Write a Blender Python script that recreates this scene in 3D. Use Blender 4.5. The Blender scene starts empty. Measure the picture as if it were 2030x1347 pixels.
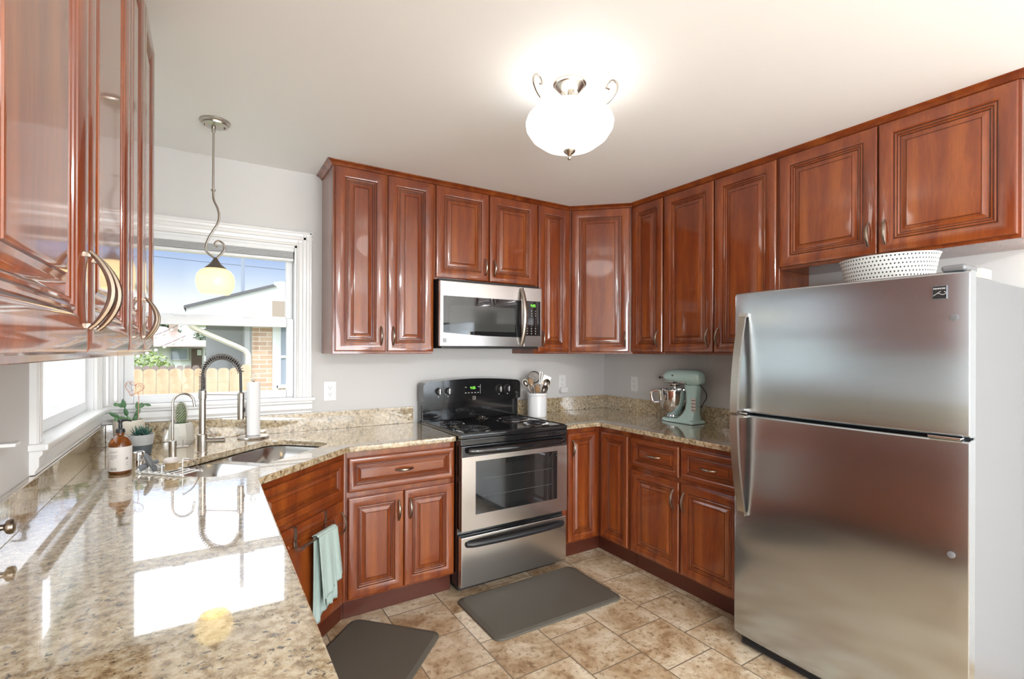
import bpy, bmesh, math, random
from mathutils import Vector, Matrix
R = math.radians
random.seed(7)
S = bpy.context.scene
COL = S.collection

# ------------------------------------------------------------------ camera
CAM = Vector((-2.935, -3.176, 1.408)); YAW = 0.5595; ROLL = 0.0037
fw = Vector((math.sin(YAW), math.cos(YAW), 0)); rt = Vector((math.cos(YAW), -math.sin(YAW), 0)); up = Vector((0, 0, 1))
rt2 = rt*math.cos(ROLL) + up*math.sin(ROLL); up2 = -rt*math.sin(ROLL) + up*math.cos(ROLL)
cd = bpy.data.cameras.new('camera'); cam = bpy.data.objects.new('camera', cd); COL.objects.link(cam)
cd.sensor_fit = 'HORIZONTAL'; cd.sensor_width = 36; cd.lens = 966.556/2030*36; cd.shift_y = (694.65-673.5)/2030
cd.clip_start = 0.02; cd.clip_end = 200
cam.matrix_world = Matrix(((rt2.x, up2.x, -fw.x, CAM.x), (rt2.y, up2.y, -fw.y, CAM.y), (rt2.z, up2.z, -fw.z, CAM.z), (0, 0, 0, 1)))
S.camera = cam

# ------------------------------------------------------------------ world, sun, lights, exposure
W = bpy.data.worlds.new('sky'); S.world = W; W.use_nodes = True
nt = W.node_tree; nt.nodes.clear()
tc = nt.nodes.new('ShaderNodeTexCoord'); sx = nt.nodes.new('ShaderNodeSeparateXYZ'); rp = nt.nodes.new('ShaderNodeValToRGB')
bg = nt.nodes.new('ShaderNodeBackground'); wo = nt.nodes.new('ShaderNodeOutputWorld')
nt.links.new(tc.outputs['Generated'], sx.inputs[0]); nt.links.new(sx.outputs['Z'], rp.inputs[0]); nt.links.new(rp.outputs[0], bg.inputs[0]); nt.links.new(bg.outputs[0], wo.inputs[0])
cr = rp.color_ramp
SKY = [(0.0, (.30, .30, .28)), (0.02, (.33, .335, .34)), (0.085, (.29, .30, .31)), (0.125, (.195, .230, .285)), (0.165, (.130, .172, .262)), (0.20, (.14, .185, .27)), (0.245, (.50, .57, .72)), (0.29, (.86, .89, .96)), (0.7, (1.2, 1.24, 1.3)), (1.0, (1.0, 1.06, 1.15))]
cr.elements[0].position = SKY[0][0]; cr.elements[0].color = (*SKY[0][1], 1)
cr.elements[1].position = 1.0; cr.elements[1].color = (*SKY[-1][1], 1)
for p, c in SKY[1:-1]:
    e = cr.elements.new(p); e.color = (*c, 1)
bg.inputs[1].default_value = 1.85
sd = bpy.data.lights.new('sun', 'SUN'); sun = bpy.data.objects.new('sun', sd); COL.objects.link(sun)
sd.energy = 1.0; sd.angle = R(1.5); sd.color = (1, .95, .88); sun.rotation_euler = (R(40), 0, R(-12))   # high, from behind the house
def area(name, loc, rot, sx_, sy_, p, col=(1, 1, 1)):
    l = bpy.data.lights.new(name, 'AREA'); o = bpy.data.objects.new(name, l); COL.objects.link(o)
    l.shape = 'RECTANGLE'; l.size = sx_; l.size_y = sy_; l.energy = p; l.color = col; o.location = loc; o.rotation_euler = rot
    return o
# unseen area lamps added behind the camera as fill, at the invented windows
area('fill_rear', (-1.7, -6.90, 1.13), (R(120), 0, 0), 2.6, 1.45, 75, (.90, .95, 1.0))
area('fill_rear_left', (-3.34, -5.4, 1.4), (R(105), 0, R(-90)), 1.7, 1.4, 70, (.90, .95, 1.0))
S.view_settings.view_transform = 'Standard'; S.view_settings.look = 'None'; S.view_settings.gamma = 1; S.view_settings.use_curve_mapping = False
S.view_settings.exposure = 0.95

# ------------------------------------------------------------------ materials
def mat(name, base=(.8, .8, .8), rough=.5, metal=0, coat=0, crough=.08, spec=.5, emit=None, es=0, trans=0, ior=1.5, alpha=1, aniso=0, arot=0, sheen=0):
    m = bpy.data.materials.new(name); m.use_nodes = True
    b = m.node_tree.nodes['Principled BSDF']; I = b.inputs
    I['Base Color'].default_value = (*base, 1); I['Roughness'].default_value = rough; I['Metallic'].default_value = metal
    I['Coat Weight'].default_value = coat; I['Coat Roughness'].default_value = crough; I['Specular IOR Level'].default_value = spec
    I['Transmission Weight'].default_value = trans; I['IOR'].default_value = ior; I['Alpha'].default_value = alpha
    if emit: I['Emission Color'].default_value = (*emit, 1); I['Emission Strength'].default_value = es
    if sheen: I['Sheen Weight'].default_value = sheen
    if aniso:
        I['Anisotropic'].default_value = aniso; I['Anisotropic Rotation'].default_value = arot
        t = m.node_tree.nodes.new('ShaderNodeTangent'); t.direction_type = 'RADIAL'; t.axis = 'Z'; m.node_tree.links.new(t.outputs[0], I['Tangent'])
    return m
class NT:
    """small helper around a material's node tree"""
    def __init__(s, m): s.m = m; s.t = m.node_tree; s.b = s.t.nodes['Principled BSDF']
    def n(s, typ, **kw):
        x = s.t.nodes.new(typ)
        for k, v in kw.items():
            if k.startswith('i_'): x.inputs[k[2:].replace('_', ' ')].default_value = v
            else: setattr(x, k, v)
        return x
    def l(s, a, b): s.t.links.new(a, b)
    def coord(s, scale=(1, 1, 1), rot=(0, 0, 0), loc=(0, 0, 0), kind='Object'):
        c = s.n('ShaderNodeTexCoord'); mp = s.n('ShaderNodeMapping')
        mp.inputs['Scale'].default_value = scale; mp.inputs['Rotation'].default_value = rot; mp.inputs['Location'].default_value = loc
        s.l(c.outputs[kind], mp.inputs[0]); return mp.outputs[0]
    def noise(s, vec, sc, det=4, rough=.55, dist=0):
        x = s.n('ShaderNodeTexNoise'); x.inputs['Scale'].default_value = sc; x.inputs['Detail'].default_value = det
        x.inputs['Roughness'].default_value = rough; x.inputs['Distortion'].default_value = dist; s.l(vec, x.inputs['Vector']); return x.outputs['Fac']
    def ramp(s, fac, stops, interp='LINEAR'):
        x = s.n('ShaderNodeValToRGB'); r = x.color_ramp; r.interpolation = interp
        r.elements[0].position = stops[0][0]; r.elements[0].color = (*stops[0][1], 1)
        r.elements[1].position = stops[-1][0]; r.elements[1].color = (*stops[-1][1], 1)
        for p, c in stops[1:-1]:
            e = r.elements.new(p); e.color = (*c, 1)
        s.l(fac, x.inputs[0]); return x.outputs[0]
    def mix(s, fac, a, b, mode='MIX'):
        x = s.n('ShaderNodeMix', data_type='RGBA', blend_type=mode)
        for v, i in ((fac, 0), (a, 6), (b, 7)):
            if isinstance(v, (int, float)): x.inputs[i].default_value = v
            elif isinstance(v, tuple): x.inputs[i].default_value = (*v, 1)
            else: s.l(v, x.inputs[i])
        return x.outputs[2]
    def bump(s, h, st, dist=.002):
        x = s.n('ShaderNodeBump'); x.inputs['Strength'].default_value = st; x.inputs['Distance'].default_value = dist
        s.l(h, x.inputs['Height']); s.l(x.outputs[0], s.b.inputs['Normal'])
G = lambda v: (v, v, v)

def wood_mat(name, sc):
    m = mat(name, (.3, .08, .02), .38, coat=1, crough=.07, spec=.25); h = NT(m); h.b.inputs['Coat IOR'].default_value = 1.62
    v = h.coord(scale=sc)
    big = h.noise(v, 1.3, 3, .6, .3); fine = h.noise(v, 14, 5, .65)
    c1 = h.ramp(big, [(.25, (.135, .0210, .0048)), (.5, (.215, .042, .0070)), (.76, (.33, .082, .0115))])
    c2 = h.ramp(fine, [(.3, G(.72)), (.7, G(1.1))])
    h.l(h.mix(.75, c1, c2, 'MULTIPLY'), h.b.inputs['Base Color'])
    return m
M = {}
M['wood'] = wood_mat('cherry_wood', (9, 9, 1.1))
M['woodh'] = wood_mat('cherry_wood_across', (1.1, 9, 9))
M['glaze'] = mat('dark_glaze', (.045, .012, .006), .4, coat=.4)
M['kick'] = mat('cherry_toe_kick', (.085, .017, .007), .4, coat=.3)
M['inside'] = mat('cabinet_shadow_line', (.03, .01, .006), .6)

def granite():
    m = mat('granite', (.5, .4, .25), .10, coat=1.0, crough=.015, spec=.8); h = NT(m)
    h.b.inputs['Coat IOR'].default_value = 1.8
    v = h.coord()
    n1 = h.noise(v, 9, 4, .6); n2 = h.noise(v, 55, 5, .7); n3 = h.noise(v, 120, 3, .6); n4 = h.noise(h.coord(loc=(5, 2, 1)), 75, 4, .7, .6)
    base = h.ramp(n2, [(.30, (.17, .11, .06)), (.42, (.36, .265, .145)), (.52, (.56, .465, .310)), (.66, (.72, .64, .48))])
    big = h.ramp(n1, [(.35, (.82, .80, .78)), (.65, (1.06, 1.0, .92))])
    c = h.mix(.8, base, big, 'MULTIPLY')
    dk = h.ramp(n4, [(.355, G(1)), (.425, G(0))]); c = h.mix(dk, c, (.055, .045, .038))
    wh = h.ramp(n3, [(.66, G(0)), (.74, G(.7))]); c = h.mix(wh, c, (.78, .72, .6))
    h.l(c, h.b.inputs['Base Color'])
    return m
M['granite'] = granite()
def tile():
    m = mat('travertine_tile', (.5, .4, .28), .35, coat=.3, crough=.2); h = NT(m)
    # running bond: 0.305 tiles, columns along Y, half offset
    v = h.coord(rot=(0, 0, R(90)), kind='Generated')
    c = h.n('ShaderNodeTexCoord'); sp = h.n('ShaderNodeSeparateXYZ'); cb = h.n('ShaderNodeCombineXYZ')
    h.l(c.outputs['Object'], sp.inputs[0])
    def addc(o, k):
        x = h.n('ShaderNodeMath', operation='ADD'); h.l(o, x.inputs[0]); x.inputs[1].default_value = k; return x.outputs[0]
    h.l(addc(sp.outputs['Y'], TY), cb.inputs[0]); h.l(addc(sp.outputs['X'], TX), cb.inputs[1])
    b = h.n('ShaderNodeTexBrick', offset=.5, offset_frequency=2, squash=1)
    for k, val in (('Scale', 1), ('Mortar Size', .0035), ('Mortar Smooth', .3), ('Bias', 0), ('Brick Width', .3045), ('Row Height', .3045)): b.inputs[k].default_value = val
    b.inputs['Color1'].default_value = (.10, .10, .10, 1); b.inputs['Color2'].default_value = (.9, .9, .9, 1); b.inputs['Mortar'].default_value = (.5, .5, .5, 1)
    h.l(cb.outputs[0], b.inputs['Vector'])
    sepc = h.n('ShaderNodeSeparateColor'); h.l(b.outputs['Color'], sepc.inputs[0])
    # offset the mottling per tile
    cc = h.n('ShaderNodeCombineXYZ'); ml = h.n('ShaderNodeMath', operation='MULTIPLY'); h.l(sepc.outputs[0], ml.inputs[0]); ml.inputs[1].default_value = 37.0
    h.l(ml.outputs[0], cc.inputs[2]); va = h.n('ShaderNodeVectorMath', operation='ADD'); h.l(c.outputs['Object'], va.inputs[0]); h.l(cc.outputs[0], va.inputs[1])
    n1 = h.noise(va.outputs[0], 5.5, 6, .68, .5); n2 = h.noise(va.outputs[0], 42, 5, .7, .4)
    c1 = h.ramp(n1, [(.34, (.33, .21, .115)), (.46, (.50, .375, .24)), (.56, (.64, .54, .40)), (.7, (.74, .67, .54))])
    c2 = h.ramp(n2, [(.36, (.50, .42, .34)), (.47, (.98, .97, .95)), (.7, (1.08, 1.08, 1.08))])
    c3 = h.mix(.85, c1, c2, 'MULTIPLY')
    tint = h.ramp(sepc.outputs[0], [(0, (.88, .84, .80)), (1, (1.12, 1.12, 1.12))]); c3 = h.mix(1.0, c3, tint, 'MULTIPLY')
    c4 = h.mix(b.outputs['Fac'], c3, (.20, .15, .10)); h.l(c4, h.b.inputs['Base Color'])
    h.bump(h.ramp(b.outputs['Fac'], [(0, G(1)), (1, G(0))]), .5, .002)
    return m
TX, TY = 0.0, 0.0
TX = 10*.609 - 0.0085 + .609; TY = 30*.3045 + .055 - .006
M['tile'] = tile()
def paint(name, c, r=.6, b=.08):
    m = mat(name, c, r); h = NT(m); h.bump(h.noise(h.coord(), 160, 3), b, .001); return m
M['wall'] = paint('grey_wall_paint', (.65, .64, .625)); M['ceil'] = paint('white_ceiling_paint', (.88, .88, .87))
M['trim'] = mat('white_gloss_trim', (.82, .82, .81), .25, coat=.4); M['vinyl'] = mat('white_vinyl', (.80, .81, .82), .35)
M['glass'] = mat('window_glass', (1, 1, 1), 0, trans=1, ior=1.01)
def pane():
    m = bpy.data.materials.new('clear_pane'); m.use_nodes = True; t = m.node_tree; t.nodes.clear()
    o = t.nodes.new('ShaderNodeOutputMaterial'); mx = t.nodes.new('ShaderNodeMixShader'); tr = t.nodes.new('ShaderNodeBsdfTransparent'); gl = t.nodes.new('ShaderNodeBsdfGlossy')
    gl.inputs['Roughness'].default_value = .01; lw = t.nodes.new('ShaderNodeLayerWeight'); lw.inputs[0].default_value = .5; pw = t.nodes.new('ShaderNodeMath'); pw.operation = 'POWER'; pw.inputs[1].default_value = 5; fr = t.nodes.new('ShaderNodeMath'); fr.operation = 'MULTIPLY_ADD'; fr.inputs[1].default_value = .40; fr.inputs[2].default_value = .006
    t.links.new(lw.outputs['Facing'], pw.inputs[0]); t.links.new(pw.outputs[0], fr.inputs[0])
    tr.inputs[0].default_value = (.97, .98, .98, 1)
    t.links.new(fr.outputs[0], mx.inputs[0]); t.links.new(tr.outputs[0], mx.inputs[1]); t.links.new(gl.outputs[0], mx.inputs[2]); t.links.new(mx.outputs[0], o.inputs[0]); return m
M['pane'] = pane()
def steel(name, c, r, aniso, arot, sc, amp=.10):
    m = mat(name, c, r, metal=1, aniso=aniso, arot=arot); h = NT(m)
    n = h.noise(h.coord(scale=sc), 60, 3, .6)
    h.l(h.ramp(n, [(.3, G(r-amp*.5)), (.7, G(r+amp*.5))]), h.b.inputs['Roughness'])
    return m
M['steel'] = steel('brushed_steel', (.62, .59, .56), .24, .6, 0, (.6, .6, 14), .04)
M['fsteel'] = steel('fridge_steel', (.50, .54, .575), .19, .9, 0, (14, 14, .6), .02)
M['side'] = mat('silver_painted_side', (.20, .205, .215), .36, metal=.3)
M['nickel'] = mat('satin_nickel', (.50, .46, .41), .27, metal=1)
M['pull'] = mat('antique_nickel', (.36, .30, .24), .28, metal=1)
M['darknickel'] = mat('dark_satin_metal', (.22, .20, .18), .3, metal=1)
M['chrome'] = mat('chrome', (.85, .85, .86), .05, metal=1)
M['sink'] = mat('sink_steel', (.62, .62, .62), .22, metal=1)
M['black'] = mat('black_enamel', (.012, .012, .013), .12, coat=.6, crough=.04)
M['blackm'] = mat('black_plastic', (.018, .018, .02), .38)
M['dglass'] = mat('dark_oven_glass', (.012, .013, .014), .04, coat=1, crough=.02, spec=.7)
M['dglass3'] = mat('oven_window_screen', (.016, .017, .017), .12, coat=1, crough=.03)
M['rackline'] = mat('oven_rack_wire', (.10, .10, .10), .4)
M['dglass2'] = mat('microwave_window_screen', (.055, .058, .055), .12, coat=1, crough=.03)
M['coil'] = mat('burner_coil', (.03, .03, .035), .35, metal=.4)
M['mat'] = paint('grey_brown_mat', (.098, .088, .070), .55, .3)
M['white'] = mat('white_ceramic', (.85, .85, .86), .15, coat=.7); M['plate'] = mat('white_plastic', (.82, .82, .81), .3)
M['aqua'] = mat('aqua_enamel', (.56, .80, .77), .15, coat=1, crough=.03)
M['cloth'] = paint('sage_cloth', (.42, .53, .49), .9, .6)
M['paper'] = paint('paper_towel', (.86, .86, .86), .9, .5)
M['amber'] = mat('amber_glass', (.34, .10, .014), .05, trans=.65, ior=1.45); M['liquid'] = mat('brown_soap', (.07, .03, .012), .1, coat=.5)
M['label'] = mat('cream_label', (.74, .70, .66), .6); M['ink'] = mat('dark_ink', (.05, .05, .05), .6)
M['stone'] = paint('white_stone_pot', (.66, .64, .58), .8, .8); M['cream'] = mat('cream_pot', (.74, .69, .60), .45)
M['gpot'] = mat('light_grey_glaze', (.42, .43, .43), .4); M['gpot2'] = mat('charcoal_glaze', (.085, .10, .115), .4)
M['soil'] = mat('soil', (.05, .035, .02), .95)
def leafm(name, a, b, sc=30):
    m = mat(name, a, .45); h = NT(m); h.l(h.ramp(h.noise(h.coord(), sc, 3), [(.35, a), (.65, b)]), h.b.inputs['Base Color']); return m
M['leaf'] = leafm('green_leaf', (.045, .13, .05), (.11, .24, .09)); M['leafd'] = leafm('blue_green_leaf', (.02, .075, .06), (.06, .16, .12))
M['cactus'] = leafm('cactus_green', (.04, .10, .03), (.12, .20, .07), 60); M['spine'] = mat('cactus_spine', (.75, .70, .60), .7)
M['copper'] = mat('copper_wire', (.48, .25, .17), .35, metal=.9)
M['gplast'] = mat('grey_silicone', (.16, .17, .18), .5); M['bristle'] = mat('tan_bristle', (.50, .36, .20), .8); M['whitewood'] = mat('pale_wood', (.66, .60, .56), .5)
M['uwood'] = mat('utensil_wood', (.30, .17, .08), .5)
M['green_led'] = mat('green_led', (.1, .5, .1), .5, emit=(.30, 1, .06), es=.8)
M['red_led'] = mat('grey_print', (.45, .45, .43), .5)
M['lampglass'] = mat('alabaster_glass', (.9, .88, .82), .3, emit=(1, .98, .94), es=1.8)
M['lampglass2'] = mat('fill_lamp_glass', (.9, .9, .88), .3, emit=(.97, .985, 1), es=75)  # strong glow of the fill lamp added out of view
M['pendglass'] = mat('cream_lamp_glass', (.85, .72, .42), .25, emit=(1, .74, .34), es=.50)
def dots():
    m = mat('dotted_ceramic', (.68, .68, .65), .5); h = NT(m)
    c = h.n('ShaderNodeTexCoord'); sp = h.n('ShaderNodeSeparateXYZ'); h.l(c.outputs['Object'], sp.inputs[0])
    def mth(op, a, b=None):
        x = h.n('ShaderNodeMath', operation=op)
        for i, v in enumerate((a, b)):
            if v is None: continue
            if isinstance(v, (int, float)): x.inputs[i].default_value = v
            else: h.l(v, x.inputs[i])
        return x.outputs[0]
    ang = mth('MULTIPLY', mth('ARCTAN2', mth('DIVIDE', sp.outputs['X'], .72), sp.outputs['Y']), 78/(2*math.pi))
    row = mth('MULTIPLY', sp.outputs['Z'], 1/.0165); fr = mth('FLOOR', row)
    a2 = mth('FRACT', mth('ADD', ang, mth('MULTIPLY', fr, .5))); z2 = mth('FRACT', row)
    d = mth('ADD', mth('POWER', mth('SUBTRACT', a2, .5), 2), mth('POWER', mth('SUBTRACT', z2, .5), 2))
    h.l(h.mix(mth('LESS_THAN', d, .055), (.68, .68, .65), (.05, .05, .05)), h.b.inputs['Base Color']); return m
M['dots'] = dots()
# outdoors
def brick():
    m = mat('tan_brick', (.6, .4, .28), .8); h = NT(m)
    c = h.n('ShaderNodeTexCoord'); sp = h.n('ShaderNodeSeparateXYZ'); cb = h.n('ShaderNodeCombineXYZ'); h.l(c.outputs['Object'], sp.inputs[0])
    h.l(sp.outputs['X'], cb.inputs[0]); h.l(sp.outputs['Z'], cb.inputs[1])
    b = h.n('ShaderNodeTexBrick', offset=.5)
    for k, v in (('Scale', 1), ('Mortar Size', .006), ('Brick Width', .23), ('Row Height', .077)): b.inputs[k].default_value = v
    b.inputs['Color1'].default_value = (.46, .29, .19, 1); b.inputs['Color2'].default_value = (.60, .42, .28, 1); b.inputs['Mortar'].default_value = (.70, .64, .55, 1)
    h.l(cb.outputs[0], b.inputs['Vector']); h.l(b.outputs['Color'], h.b.inputs['Base Color']); return m
M['brick'] = brick()
M['fence'] = leafm('cedar_board', (.50, .33, .21), (.64, .47, .33), 6); M['fence2'] = mat('weathered_board', (.30, .24, .23), .8)
M['siding'] = mat('white_siding', (.70, .72, .72), .6); M['gatew'] = mat('white_gate', (.74, .80, .77), .5); M['greyside'] = mat('grey_siding', (.40, .41, .42), .7); M['roof'] = leafm('red_shingle', (.26, .15, .13), (.34, .21, .18), 8)
M['roofedge'] = mat('dark_roof_edge', (.10, .10, .11), .7); M['gutter'] = mat('cream_gutter', (.66, .62, .52), .4); M['brown'] = mat('brown_siding', (.33, .27, .22), .7)
M['grass'] = leafm('lawn', (.12, .17, .06), (.24, .27, .12), 3); M['bush'] = leafm('bush_leaf', (.14, .22, .05), (.34, .42, .14), 5); M['tree'] = leafm('tree_leaf', (.05, .08, .045), (.12, .16, .09), 3)
M['bulb'] = mat('bulb_glass', (.85, .85, .82), .1, coat=.5); M['cable'] = mat('cable', (.06, .06, .07), .6); M['mast'] = mat('grey_mast', (.25, .29, .36), .5); M['door'] = mat('brown_door', (.10, .06, .045), .5)

# ------------------------------------------------------------------ mesh helpers
def smooth_path(pts, n=6):
    P = [Vector(p) for p in pts]; out = []
    for i in range(len(P)-1):
        p0 = P[max(i-1, 0)]; p1 = P[i]; p2 = P[i+1]; p3 = P[min(i+2, len(P)-1)]
        for k in range(n):
            t = k/n; out.append(.5*((2*p1) + (p2-p0)*t + (2*p0-5*p1+4*p2-p3)*t*t + (3*p1-p0-3*p2+p3)*t**3))
    out.append(P[-1]); return out
class MB:
    def __init__(s): s.v = []; s.f = []; s.mi = []; s.cur = 0
    def add(s, vs, fs, mi=None):
        o = len(s.v); s.v += [tuple(v) for v in vs]
        for f in fs: s.f.append([i+o for i in f]); s.mi.append(s.cur if mi is None else mi)
        return s
    def box(s, x0, x1, y0, y1, z0, z1, mi=None):
        x0, x1 = sorted((x0, x1)); y0, y1 = sorted((y0, y1)); z0, z1 = sorted((z0, z1))
        return s.add([(x0, y0, z0), (x1, y0, z0), (x1, y1, z0), (x0, y1, z0), (x0, y0, z1), (x1, y0, z1), (x1, y1, z1), (x0, y1, z1)],
                     [(0, 3, 2, 1), (4, 5, 6, 7), (0, 1, 5, 4), (1, 2, 6, 5), (2, 3, 7, 6), (3, 0, 4, 7)], mi)
    def rbox(s, x0, x1, y0, y1, z0, z1, r=.004, seg=2, mi=None):
        bm = bmesh.new(); bmesh.ops.create_cube(bm, size=1)
        for v in bm.verts: v.co = ((x0+x1)/2 + v.co.x*abs(x1-x0), (y0+y1)/2 + v.co.y*abs(y1-y0), (z0+z1)/2 + v.co.z*abs(z1-z0))
        bmesh.ops.bevel(bm, geom=bm.edges[:], offset=r, segments=seg, affect='EDGES', profile=.5)
        bm.verts.index_update(); s.add([v.co[:] for v in bm.verts], [[v.index for v in f.verts] for f in bm.faces], mi); bm.free(); return s
    def prism(s, poly, z0, z1, axis='z', mi=None, r=0, seg=3):
        """poly: 2D outline; axis z: (x,y) extruded in z; axis y: (x,z) extruded in y; axis x: (y,z) extruded in x"""
        def P(a, b, c): return (a, b, c) if axis == 'z' else ((a, c, b) if axis == 'y' else (c, a, b))
        bm = bmesh.new(); vs = [bm.verts.new(P(a, b, z0)) for a, b in poly]; f = bm.faces.new(vs)
        e = bmesh.ops.extrude_face_region(bm, geom=[f]); d = Vector(P(0, 0, z1-z0))
        for g in e['geom']:
            if isinstance(g, bmesh.types.BMVert): g.co += d
        bmesh.ops.recalc_face_normals(bm, faces=bm.faces)
        if r:
            ax = {'z': 2, 'y': 1, 'x': 0}[axis]
            ed = [q for q in bm.edges if abs(q.verts[0].co[ax]-q.verts[1].co[ax]) < 1e-7]
            bmesh.ops.bevel(bm, geom=ed, offset=r, segments=seg, affect='EDGES', profile=.5)
        bm.verts.index_update(); s.add([v.co[:] for v in bm.verts], [[v.index for v in q.verts] for q in bm.faces], mi); bm.free(); return s
    def tube(s, pts, r, n=10, caps=True, mi=None, flat=None, upv=None):
        P = [Vector(p) for p in pts]; N = len(P)
        rr = r if isinstance(r, (list, tuple)) else [r]*N
        t0 = (P[1]-P[0]).normalized(); a = Vector(upv) if upv else (Vector((0, 0, 1)) if abs(t0.z) < .9 else Vector((1, 0, 0)))
        nrm = (a - t0*a.dot(t0)).normalized(); vs = []; 
        for i in range(N):
            t = (P[min(i+1, N-1)] - P[max(i-1, 0)]).normalized(); nrm = (nrm - t*nrm.dot(t)).normalized(); b = t.cross(nrm)
            for k in range(n):
                th = 2*math.pi*k/n; fx = 1 if flat is None else flat
                vs.append(P[i] + nrm*rr[i]*math.cos(th)*fx + b*rr[i]*math.sin(th))
        fs = [(i*n+k, i*n+(k+1) % n, (i+1)*n+(k+1) % n, (i+1)*n+k) for i in range(N-1) for k in range(n)]
        if caps: fs += [tuple(range(n))[::-1], tuple((N-1)*n+k for k in range(n))]
        return s.add(vs, fs, mi)
    def lathe(s, prof, c=(0, 0, 0), n=32, mi=None, sx_=1, sy_=1, axis='z', wob=None):
        """prof: list of (radius, height)"""
        vs = []; c = Vector(c)
        for j, (r, h) in enumerate(prof):
            for k in range(n):
                th = 2*math.pi*k/n; q = r*(wob(th, h) if wob else 1); a, b = q*math.cos(th)*sx_, q*math.sin(th)*sy_
                vs.append(c + Vector((a, b, h) if axis == 'z' else ((a, h, b) if axis == 'y' else (h, a, b))))
        m = len(prof); fs = []
        flip = axis == 'y'
        for j in range(m-1):
            for k in range(n):
                q = (j*n+k, j*n+(k+1) % n, (j+1)*n+(k+1) % n, (j+1)*n+k); fs.append(q[::-1] if flip else q)
        if prof[0][0] > 1e-6: q = tuple(range(n)); fs.append(q if flip else q[::-1])
        if prof[-1][0] > 1e-6: q = tuple((m-1)*n+k for k in range(n)); fs.append(q[::-1] if flip else q)
        return s.add(vs, fs, mi)
    def ball(s, c, r, sc=(1, 1, 1), n=16, mi=None):
        k = max(6, n//2); o = len(s.v)
        s.lathe([(r*math.sin(math.pi*i/k), -r*math.cos(math.pi*i/k)) for i in range(k+1)], (0, 0, 0), n, mi)
        for i in range(o, len(s.v)): a = s.v[i]; s.v[i] = (a[0]*sc[0]+c[0], a[1]*sc[1]+c[1], a[2]*sc[2]+c[2])
        return s
    def xf(s, mtx, start=0):
        for i in range(start, len(s.v)): s.v[i] = tuple(mtx @ Vector(s.v[i]))
        return s
    def build(s, name, m, parent=None, loc=None, rotz=0, sm=True, ang=32):
        me = bpy.data.meshes.new(name); me.from_pydata(s.v, [], s.f)
        ms = m if isinstance(m, (list, tuple)) else [m]
        for q in ms: me.materials.append(M[q] if isinstance(q, str) else q)
        for p, i in zip(me.polygons, s.mi): p.material_index = i
        bm = bmesh.new(); bm.from_mesh(me); bmesh.ops.remove_doubles(bm, verts=bm.verts, dist=1e-6); bmesh.ops.recalc_face_normals(bm, faces=bm.faces); bm.to_mesh(me); bm.free()
        if sm:
            me.shade_smooth(); me.set_sharp_from_angle(angle=R(ang))
        o = bpy.data.objects.new(name, me); COL.objects.link(o)
        if sm: wn_ = o.modifiers.new('wn', 'WEIGHTED_NORMAL'); wn_.keep_sharp = True
        if parent: o.parent = parent
        if loc: o.location = loc
        if rotz: o.rotation_euler = (0, 0, rotz)
        return o
def tag(o, label, cat, group=None, kind=None):
    o['label'] = label; o['category'] = cat
    if group: o['group'] = group
    if kind: o['kind'] = kind
    return o
def thing(name, label, cat, loc=(0, 0, 0), rotz=0, group=None):
    o = bpy.data.objects.new(name, None); COL.objects.link(o); o.location = loc; o.rotation_euler = (0, 0, rotz)
    o.empty_display_size = .05
    return tag(o, label, cat, group)
def struct(o, label=None):
    o['kind'] = 'structure'
    if label: o['label'] = label
    return o
def text(body, size, m, parent, loc, rot=(R(90), 0, 0), name='lettering', ext=.0004, align='CENTER', sxx=1):
    c = bpy.data.curves.new(name, 'FONT'); c.body = body; c.size = size; c.extrude = ext; c.align_x = align; c.align_y = 'CENTER'
    c.materials.append(M[m]); t_ = bpy.data.objects.new(name, c); me = bpy.data.meshes.new_from_object(t_); bpy.data.objects.remove(t_)
    o = bpy.data.objects.new(name, me); COL.objects.link(o); o.parent = parent; o.location = loc; o.rotation_euler = rot; o.scale = (sxx, 1, 1); return o

# ------------------------------------------------------------------ room shell
XL, XR, YB, YR, H = -3.385, 0.0, 0.0, -7.0, 2.478
b = MB(); b.box(XL-.15, .15, YR-.15, .15, -.12, 0); struct(b.build('floor', 'tile', sm=False), 'beige travertine-look tile floor laid in offset rows')
b = MB(); b.box(XL-.15, .15, YR-.15, .15, H, H+.15); struct(b.build('ceiling', 'ceil', sm=False), 'plain white ceiling')
# back wall with window opening X -3.309..-2.477, z 1.12..2.03
b = MB(); wx0, wx1, wz0, wz1 = -3.309, -2.477, 1.12, 2.03
b.box(XL-.15, wx0, 0, .15, 0, H); b.box(wx1, .15, 0, .15, 0, H); b.box(wx0, wx1, 0, .15, 0, wz0-.023); b.box(wx0, wx1, 0, .15, wz1, H)
struct(b.build('wall_back', 'wall', sm=False), 'pale grey painted wall behind the range and sink')
ly0, ly1 = -1.085, -.185
b = MB(); b.box(XL-.15, XL, ly1, 0, 0, H); b.box(XL-.15, XL, ly0, ly1, 0, wz0-.023); b.box(XL-.15, XL, ly0, ly1, wz1, H)
b.box(XL-.15, XL, -4.5, ly0, 0, H); b.box(XL-.15, XL, -6.3, -4.5, 0, .6); b.box(XL-.15, XL, -6.3, -4.5, 2.2, H); b.box(XL-.15, XL, YR, -6.3, 0, H)
struct(b.build('wall_left', 'wall', sm=False), 'pale grey painted wall left of the counter')
b = MB(); b.box(0, .15, YR, 0, 0, H); struct(b.build('wall_right', 'wall', sm=False), 'pale grey painted wall behind the refrigerator')
b = MB(); b.box(XL-.15, -3.05, YR-.15, YR, 0, H); b.box(-.35, .15, YR-.15, YR, 0, H); b.box(-3.05, -.35, YR-.15, YR, 1.9, H); b.box(-3.05, -.35, YR-.15, YR, 0, .3)
struct(b.build('wall_rear', 'wall', sm=False))

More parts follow.
